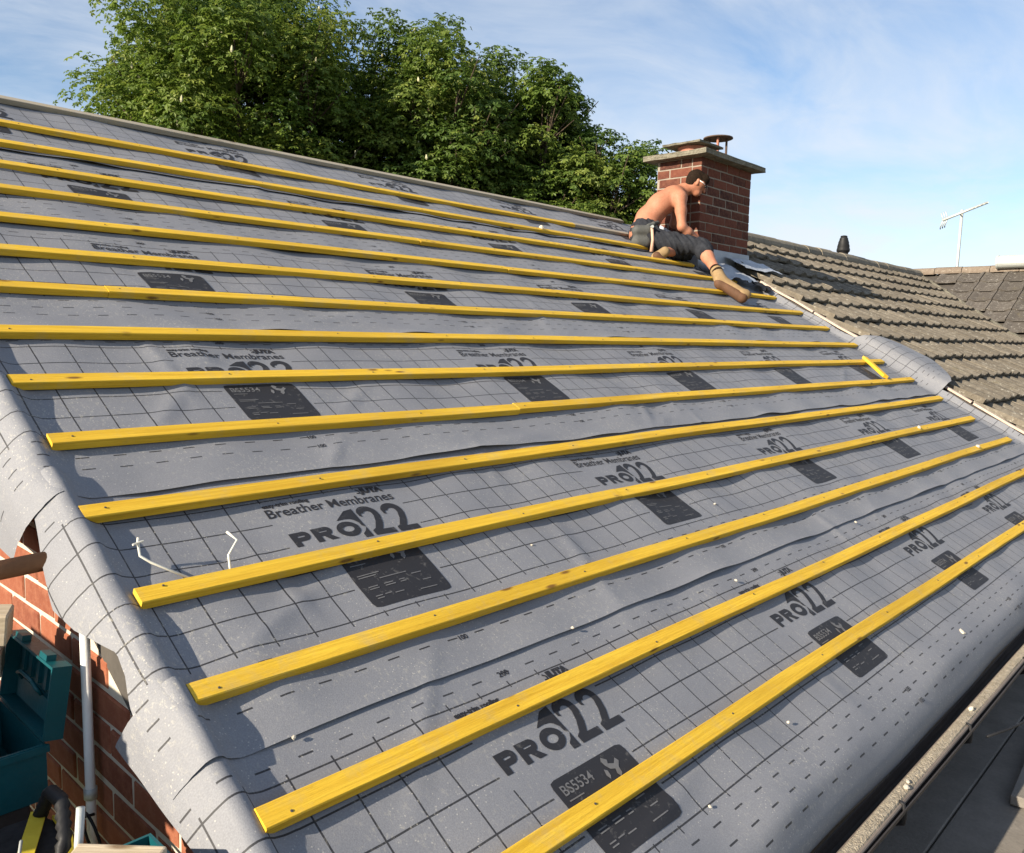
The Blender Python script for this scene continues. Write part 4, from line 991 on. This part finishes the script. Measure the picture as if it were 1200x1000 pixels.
# ------------------------------------------------------------------ trees
def make_tree(label, base, height, crown_c, crown_r, seed, nclump, nleaf, mat, blossoms):
    r = np.random.default_rng(seed); base = Vector(base); t = empty('chestnut_tree', label, 'tree', base, 'trees behind the ridge')
    cc = np.array(crown_c); cr = np.array(crown_r)
    # clump centres: spread through the crown's shell
    C = []
    while len(C) < nclump:
        d = r.normal(size=3); d /= np.linalg.norm(d)
        rad = r.uniform(.12, 1.0) ** .45
        if d[2] < -.9: continue
        bump_ = 1 + .13 * math.sin(3 * math.atan2(d[1], d[0]) + seed) + .10 * math.sin(5 * d[2] + seed * 2)
        C.append(cc + d * cr * rad * .86 * bump_)
    C = np.array(C); rad = r.uniform(.70, 1.2, nclump) * (cr.mean() / 4.2) ** .5
    V, F = [], []
    top = Vector(cc + np.array([0, 0, cr[2] * .45]))
    add_tube(V, F, [(0, 0, 0), (top - base) * .25 + Vector((.15, 0, 0)), (top - base) * .55, top - base], [.42, .34, .24, .08], 9)
    for i in r.choice(nclump, min(60, nclump), replace=False):
        e = Vector(C[i]) - base; h = min(max(e.z * r.uniform(.45, .7), 1.5), (top - base).z * .9); s = (top - base) * (h / (top - base).z)
        mid = s.lerp(e, .5) + Vector((r.normal(0, .15), r.normal(0, .15), .3)); add_tube(V, F, [s, mid, e], [.10, .06, .018], 5)
        for q in range(3):
            e2 = e + Vector(r.normal(0, .45, 3)); add_tube(V, F, [mid.lerp(e, .6), e2], [.03, .010], 4)
    link('trunk', pyd('trunk', V, F), M['bark'], t, smooth=True)
    # leaves: drooping hands of leaflets on each clump
    per = rad ** 2; per = per / per.sum(); cnt = r.multinomial(nleaf, per)
    ctr = np.repeat(np.arange(nclump), cnt); N = len(ctr)
    d = r.normal(size=(N, 3)); d /= np.linalg.norm(d, axis=1)[:, None]; d[:, 2] = np.where(d[:, 2] < -.3, -d[:, 2], d[:, 2])
    pos = C[ctr] + d * (rad[ctr] * r.uniform(.35, 1.0, N) ** .6 * r.choice([1, 1, 1, 1.18], N))[:, None] * np.array([1, 1, .82])
    nl_ = 5
    az0 = r.uniform(0, 2 * math.pi, N); siz = r.uniform(.08, .18, N)
    tint_c = np.clip(r.normal(.48, .20, nclump), 0, 1)
    allV = np.zeros((N, nl_, 4, 3)); up = d * .55 + np.array([0, 0, .6]) + r.normal(0, .25, (N, 3)); up /= np.linalg.norm(up, axis=1)[:, None]
    ref = np.where(np.abs(up[:, 2:3]) < .9, np.array([[0, 0, 1.]]), np.array([[1., 0, 0]])); ea = np.cross(up, ref); ea /= np.linalg.norm(ea, axis=1)[:, None]; eb = np.cross(up, ea)
    for k in range(nl_):
        a = az0 + (k - 2) * 1.05 + r.normal(0, .12, N); L = siz * (1 - .12 * abs(k - 2)) ; wd = L * .26
        dir_ = ea * np.cos(a)[:, None] + eb * np.sin(a)[:, None]; sd = np.cross(up, dir_)
        droop = -up * r.uniform(.15, .6, N)[:, None]
        tip = dir_ + droop; tip /= np.linalg.norm(tip, axis=1)[:, None]
        allV[:, k, 0] = pos; allV[:, k, 1] = pos + tip * (L * .62)[:, None] + sd * wd[:, None] + up * (.02); allV[:, k, 2] = pos + tip * L[:, None]; allV[:, k, 3] = pos + tip * (L * .62)[:, None] - sd * wd[:, None] + up * .02
    Vf = allV.reshape(-1, 3) - np.array(base); Ff = np.arange(len(Vf)).reshape(-1, 4)
    me = bpy.data.meshes.new('crown'); me.from_pydata(Vf.tolist(), [], Ff.tolist())
    at = me.attributes.new('tint', 'FLOAT', 'FACE'); tv_ = np.clip(np.repeat(tint_c[ctr] + r.normal(0, .16, N), nl_), 0, 1); at.data.foreach_set('value', tv_.astype(np.float32))
    link('crown', me, mat, t)
    if blossoms:
        V, F = [], []; ids = r.choice(N, blossoms, replace=False)
        for i in ids:
            if d[i, 2] < .0: continue
            p = Vector(pos[i]) - base + Vector(d[i] * .06); h = r.uniform(.09, .16); tilt = Vector((r.normal(0, .12), r.normal(0, .12), 1)).normalized()
            add_tube(V, F, [p, p + tilt * h * .3, p + tilt * h * .7, p + tilt * h], [.014, .034, .024, .006], 5)
        o = link('blossom', pyd('blossom', V, F), M['blossom'], t); o['kind'] = 'stuff'
    return t
make_tree('tall broad chestnut tree covered in pale blossom spikes, highest of the trees', (11.1, 20.0, GZ), 16, (11.2, 19.9, 5.9), (4.4, 4.2, 5.2), 3, 420, 64000, M['leaf'], 480)
make_tree('dense rounded chestnut tree in the middle of the row', (15.4, 16.9, GZ), 15, (15.2, 17.1, 4.5), (3.3, 3.2, 4.8), 8, 320, 48000, M['leafdark'], 200)
make_tree('lower chestnut tree sloping down towards the chimney', (17.2, 15.4, GZ), 12, (17.15, 15.3, 4.5), (2.5, 2.4, 4.3), 14, 220, 30000, M['leafdark'], 80)
make_tree('smallest chestnut tree, right beside the chimney stack', (18.6, 13.7, GZ), 11, (18.55, 13.7, 3.4), (1.9, 2.0, 3.7), 21, 150, 18000, M['leafdark'], 40)

# ------------------------------------------------------------------ the roofer
def surface(name, caps, step, mat, parent, pad=.03, noise_amp=0.0):
    pts = np.array([c[0] for c in caps] + [c[1] for c in caps]); rm = max(max(c[2], c[3]) for c in caps)
    lo = pts.min(0) - rm - pad; hi = pts.max(0) + rm + pad
    n = np.ceil((hi - lo) / step).astype(int) + 1
    D = np.full(n, 1.0, dtype=np.float32)
    for c in caps:
        a, b, ra, rb, k = np.array(c[0]), np.array(c[1]), c[2], c[3], c[4]
        mlo = np.minimum(a, b) - max(ra, rb) - k - .04; mhi = np.maximum(a, b) + max(ra, rb) + k + .04
        i0 = np.maximum(((mlo - lo) / step).astype(int), 0); i1 = np.minimum(((mhi - lo) / step).astype(int) + 2, n)
        g = np.meshgrid(*[lo[q] + step * np.arange(i0[q], i1[q]) for q in range(3)], indexing='ij'); Pp = np.stack(g, -1)
        ab = b - a; t = np.clip(((Pp - a) @ ab) / max(ab @ ab, 1e-9), 0, 1)
        dd = np.linalg.norm(Pp - a - t[..., None] * ab, axis=-1) - (ra + (rb - ra) * t)
        S = (slice(i0[0], i1[0]), slice(i0[1], i1[1]), slice(i0[2], i1[2])); o = D[S]
        h = np.clip(.5 + .5 * (o - dd) / k, 0, 1); D[S] = (o * (1 - h) + dd * h - k * h * (1 - h))
    if noise_amp:
        g = np.meshgrid(*[lo[q] + step * np.arange(n[q]) for q in range(3)], indexing='ij')
        D = D + noise_amp * (np.sin(g[0] * 55 + g[2] * 40) * np.sin(g[1] * 47 - g[2] * 30) + .6 * np.sin(g[0] * 110 - g[1] * 90 + g[2] * 70))
    ins = D < 0
    c8 = [(i, j, k) for i in (0, 1) for j in (0, 1) for k in (0, 1)]
    sh = tuple(x - 1 for x in n)
    cnt = np.zeros(sh, int)
    for i, j, k in c8: cnt += ins[i:i + sh[0], j:j + sh[1], k:k + sh[2]]
    act = (cnt > 0) & (cnt < 8); ids = np.full(sh, -1); ids[act] = np.arange(act.sum())
    sumP = np.zeros(sh + (3,)); num = np.zeros(sh)
    for axis in range(3):
        for a in (0, 1):
            for b in (0, 1):
                o0 = [0, 0, 0]; oth = [q for q in range(3) if q != axis]; o0[oth[0]] = a; o0[oth[1]] = b; o1 = list(o0); o1[axis] = 1
                d0 = D[o0[0]:o0[0] + sh[0], o0[1]:o0[1] + sh[1], o0[2]:o0[2] + sh[2]]; d1 = D[o1[0]:o1[0] + sh[0], o1[1]:o1[1] + sh[1], o1[2]:o1[2] + sh[2]]
                cr = ((d0 < 0) != (d1 < 0)) & act
                tt = np.where(cr, d0 / np.where(np.abs(d0 - d1) < 1e-9, 1, d0 - d1), 0)
                for q in range(3): sumP[..., q] += np.where(cr, (tt if q == axis else o0[q]), 0)
                num += cr
    ii = np.argwhere(act); P3 = lo + step * (ii + sumP[act] / num[act][:, None])
    F = []
    for axis in range(3):
        b_, c_ = (axis + 1) % 3, (axis + 2) % 3
        s0 = [slice(None)] * 3; s0[axis] = slice(0, n[axis] - 1); s1 = [slice(None)] * 3; s1[axis] = slice(1, n[axis])
        cr = ins[tuple(s0)] != ins[tuple(s1)]
        for e in np.argwhere(cr):
            if e[b_] == 0 or e[c_] == 0 or e[b_] >= sh[b_] or e[c_] >= sh[c_]: continue
            q = []
            for db, dc in ((-1, -1), (0, -1), (0, 0), (-1, 0)):
                x = e.copy(); x[b_] += db; x[c_] += dc; q.append(ids[tuple(x)])
            if min(q) < 0: continue
            if not ins[tuple(e)]: q.reverse()
            F.append(q)
    return link(name, pyd(name, P3.tolist(), F), mat, parent, smooth=True)
man = empty('person', 'bare-chested person in dark trousers and tan boots kneeling by the chimney', 'person', R(5.75, 4.0, .03))
mi = Vector(man.location)
A = lambda x, y, z: np.array((x, y, z)) - np.array(mi)
r_ = np.array((.684, -.729, .02)); f_ = np.array((.726, .679, 0.0)); u_ = np.array((0, 0, 1.0))
J = dict(pelvis=A(5.893, 3.755, 2.150), hipR=A(5.835, 3.69, 2.095), hipL=A(6.01, 3.815, 2.11), sp1=A(5.961, 3.749, 2.302), sp2=A(6.059, 3.695, 2.428), chest=A(6.150, 3.610, 2.505), neck=A(6.236, 3.535, 2.572), head=A(6.300, 3.445, 2.640),
         shR=A(6.055, 3.470, 2.478), elR=A(6.002, 3.405, 2.205), wrR=A(6.182, 3.327, 2.082), haR=A(6.245, 3.296, 2.040), shL=A(6.345, 3.665, 2.515), elL=A(6.33, 3.70, 2.29), wrL=A(6.43, 3.52, 2.17), haL=A(6.47, 3.45, 2.13),
         knR=A(6.040, 3.215, 2.015), anR=A(5.856, 2.925, 1.745), knL=A(6.17, 3.46, 1.985), anL=A(5.79, 3.44, 1.960))
J['neck'] += u_ * .005
hd = J['head']; fw = r_ * .86 - u_ * .50; fw /= np.linalg.norm(fw); hu = u_ - fw * (u_ @ fw); hu /= np.linalg.norm(hu); hs = np.cross(hu, fw)
def hp(a, b, c): return hd + fw * a + hu * b + hs * c      # forward, up, side
body = []
cp = lambda a, b, ra, rb, k=.03: body.append((a, b, ra, rb, k))
lat = f_ / np.linalg.norm(f_)
cp(J['pelvis'] - lat * .06, J['pelvis'] + lat * .06, .115, .115); cp(J['pelvis'], J['sp1'], .118, .112, .05)
for sg in (-1, 1):
    cp(J['pelvis'] + lat * .05 * sg, J['sp1'] + lat * .05 * sg, .105, .098, .05); cp(J['sp1'] + lat * .05 * sg, J['sp2'] + lat * .065 * sg, .096, .105, .05); cp(J['sp2'] + lat * .065 * sg, J['chest'] + lat * .075 * sg, .105, .098, .05)
for sg in (-1, 1): cp(J['chest'] + lat * .085 * sg - r_ * .055 + u_ * .045, J['sp2'] + lat * .08 * sg - r_ * .045 + u_ * .055, .040, .030, .018)
cp(J['chest'] - lat * .02, J['neck'] - r_ * .02, .10, .062, .05)
cp(J['shR'] + lat * .03, J['chest'], .066, .085, .05); cp(J['shL'] - lat * .03, J['chest'], .066, .085, .05)
cp(J['neck'] - r_ * .02, hp(-.02, -.05, 0), .058, .054, .03)
# head
cp(hp(-.028, .028, 0), hp(.018, .030, 0), .080, .074, .02); cp(hp(.012, -.01, 0), hp(.035, -.065, 0), .066, .042, .03); cp(hp(.045, -.075, -.012), hp(.045, -.075, .012), .028, .028, .02)
cp(hp(.080, .005, 0), hp(.097, -.028, 0), .010, .013, .012); cp(hp(.078, .022, -.022), hp(.078, .022, .022), .013, .013, .012); cp(hp(.076, -.052, -.014), hp(.076, -.052, .014), .009, .009, .01)
for sg in (-1, 1): cp(hp(-.010, .012, .075 * sg), hp(-.004, -.022, .073 * sg), .014, .010, .008)
# arms
for s_ in 'RL':
    sh, el, wr, ha = J['sh' + s_], J['el' + s_], J['wr' + s_], J['ha' + s_]
    cp(sh, sh * .55 + el * .45, .060, .050, .04); cp(sh * .55 + el * .45, el, .050, .040, .03); cp(el, el * .65 + wr * .35, .043, .042, .02); cp(el * .65 + wr * .35, wr, .042, .027, .02)
    hdn = (ha - wr) / np.linalg.norm(ha - wr); sdv = np.cross(hdn, u_); sdv /= np.linalg.norm(sdv); pn_ = np.cross(sdv, hdn)
    for q in range(4): cp(wr, ha + sdv * (.024 - .016 * q), .024, .017, .012)
    for q, L in enumerate((.070, .078, .072, .056)):
        k0 = ha + sdv * (.027 - .018 * q); k1 = k0 + hdn * L * .5 - pn_ * .010; k2 = k1 + hdn * L * .35 - pn_ * .028
        cp(k0, k1, .0105, .0095, .005); cp(k1, k2, .0095, .008, .004)
    t0 = wr + sdv * .022; t1 = t0 + hdn * .045 + sdv * .025 - pn_ * .01; cp(t0, t1, .014, .011, .01); cp(t1, t1 + hdn * .03 - pn_ * .012, .011, .009, .004)
# legs
cp(J['hipR'], J['knR'], .085, .058, .04); cp(J['knR'], J['knR'] * .62 + J['anR'] * .38, .056, .055, .03); cp(J['knR'] * .62 + J['anR'] * .38, J['anR'], .055, .036, .03)
cp(J['hipL'], J['knL'], .085, .058, .04); cp(J['knL'], J['anL'], .055, .040, .03)
surface('body', body, .0085, M['skin'], man)
# trousers: to below the knee on the near leg
tr = []
ct = lambda a, b, ra, rb, k=.03: tr.append((a, b, ra, rb, k))
ct(J['pelvis'] - lat * .06, J['pelvis'] + lat * .06, .128, .128); ct(J['pelvis'] * .72 + J['sp1'] * .28 - lat * .05, J['pelvis'] * .72 + J['sp1'] * .28 + lat * .05, .121, .121)
ct(J['hipR'], J['knR'] * .5 + J['hipR'] * .5, .108, .094, .05); ct(J['knR'] * .5 + J['hipR'] * .5, J['knR'], .094, .078, .03); ct(J['knR'], J['knR'] * .80 + J['anR'] * .20, .076, .074, .02)
ct(J['hipL'], J['knL'], .105, .078, .04); ct(J['knL'], J['knL'] * .45 + J['anL'] * .55, .074, .066, .02)
surface('trousers', tr, .0095, M['trouser'], man, noise_amp=.0065)
tr = []; q0 = J['knR'] * .84 + J['anR'] * .16; ct(q0 - (J['anR'] - J['knR']) * .045, q0 + (J['anR'] - J['knR']) * .045, .081, .083, .01)
surface('rolled_cuff', tr, .0095, M['trouser'], man, noise_amp=.003)
# belt and pouch
tr = []; bc = J['pelvis'] * .62 + J['sp1'] * .38
for q in range(14):
    a0, a1 = 2 * math.pi * q / 14, 2 * math.pi * (q + 1) / 14; ax_ = (r_ * .8 + u_ * .3); ax_ = ax_ / np.linalg.norm(ax_)
    P0 = bc + lat * .178 * math.cos(a0) + ax_ * .128 * math.sin(a0); P1 = bc + lat * .178 * math.cos(a1) + ax_ * .128 * math.sin(a1); ct(P0, P1, .019, .019, .01)
surface('belt', tr, .009, M['belt'], man)
tr = []; pc = J['pelvis'] - lat * .165 - r_ * .03 - u_ * .02
ct(pc - r_ * .05 + u_ * .03, pc + r_ * .04 + u_ * .03, .055, .052, .03); ct(pc - r_ * .045 - u_ * .07, pc + r_ * .03 - u_ * .07, .060, .055, .03)
surface('tool_pouch', tr, .01, M['belt'], man)
V, F = [], []; h0 = Vector(pc + r_ * .075 - lat * .05 + u_ * .05); add_tube(V, F, [h0, h0 + Vector(r_ * .012 - u_ * .11), h0 + Vector(r_ * .004 - u_ * .215)], [.013, .014, .018], 8)
o = link('hammer_handle', pyd('hammer_handle', V, F), M['hammer'], None, loc=mi, smooth=True); tag(o, 'pale wooden hammer handle hanging from the tool belt', 'hammer')
V, F = [], []; add_tube(V, F, [h0 + Vector(lat * .05 + u_ * .01), h0 - Vector(lat * .03) + Vector(u_ * .01)], .014, 8); link('hammer_head', pyd('hammer_head', V, F), M['galv'], o)
# boots
tr = []; an = J['anR']; toe = A(5.900, 2.700, 1.565); heel = A(5.835, 2.890, 1.668)
ct(an + (J['knR'] - an) * .10, heel + u_ * .03, .054, .054, .03); ct(heel + u_ * .02, toe, .052, .046, .02); ct(toe - r_ * .012, toe + r_ * .02, .048, .046, .015)
surface('boot', tr, .009, M['boot'], man)
tr = []; ct(an + (J['knR'] - an) * .16, an + (J['knR'] - an) * .06, .050, .054, .01); surface('sock', tr, .009, M['hair'], man)
sn = -u_ * .75 - r_ * .35 - f_ * .45; sn /= np.linalg.norm(sn); tr = []
ct(heel + u_ * .02 + sn * .026, toe + sn * .034, .044, .048, .008); ct(heel + u_ * .02 + sn * .030, heel + u_ * .01 + sn * .034, .040, .040, .02); surface('sole', tr, .009, M['sole'], man)
tr = []; anL = J['anL']; tL = anL - r_ * .075 - u_ * .05; ct(anL, tL, .047, .046, .02); ct(tL, tL - u_ * .035 + r_ * .05, .044, .040, .02); surface('boot', tr, .009, M['boot'], man)
tr = []; ct(tL - f_ * .022 + u_ * .01, tL - f_ * .022 - u_ * .04 + r_ * .055, .040, .036, .02); surface('sole', tr, .009, M['sole'], man)
# hair and glasses
tr = []; ct(hp(-.034, .036, 0), hp(.020, .044, 0), .085, .076, .02); ct(hp(-.045, .0, 0), hp(-.05, -.02, 0), .070, .058, .02); ct(hp(.04, .070, -.03), hp(.04, .070, .03), .038, .038, .02)
surface('hair', tr, .0075, M['hair'], man, noise_amp=.0022)
for sg in (-1, 1):
    V, F = [], []; add_tube(V, F, [Vector(hp(.002, .016, .082 * sg)), Vector(hp(.035, .016, .078 * sg)), Vector(hp(.062, .012, .066 * sg))], .0042, 6); link('glasses_arm', pyd('glasses_arm', V, F), M['white'], man, smooth=True)
    V, F = [], []; add_tube(V, F, [Vector(hp(.082, .008, .035 * sg - .016)), Vector(hp(.082, .008, .035 * sg + .016))], .013, 8); link('lens', pyd('lens', V, F), M['black'], man, smooth=True)
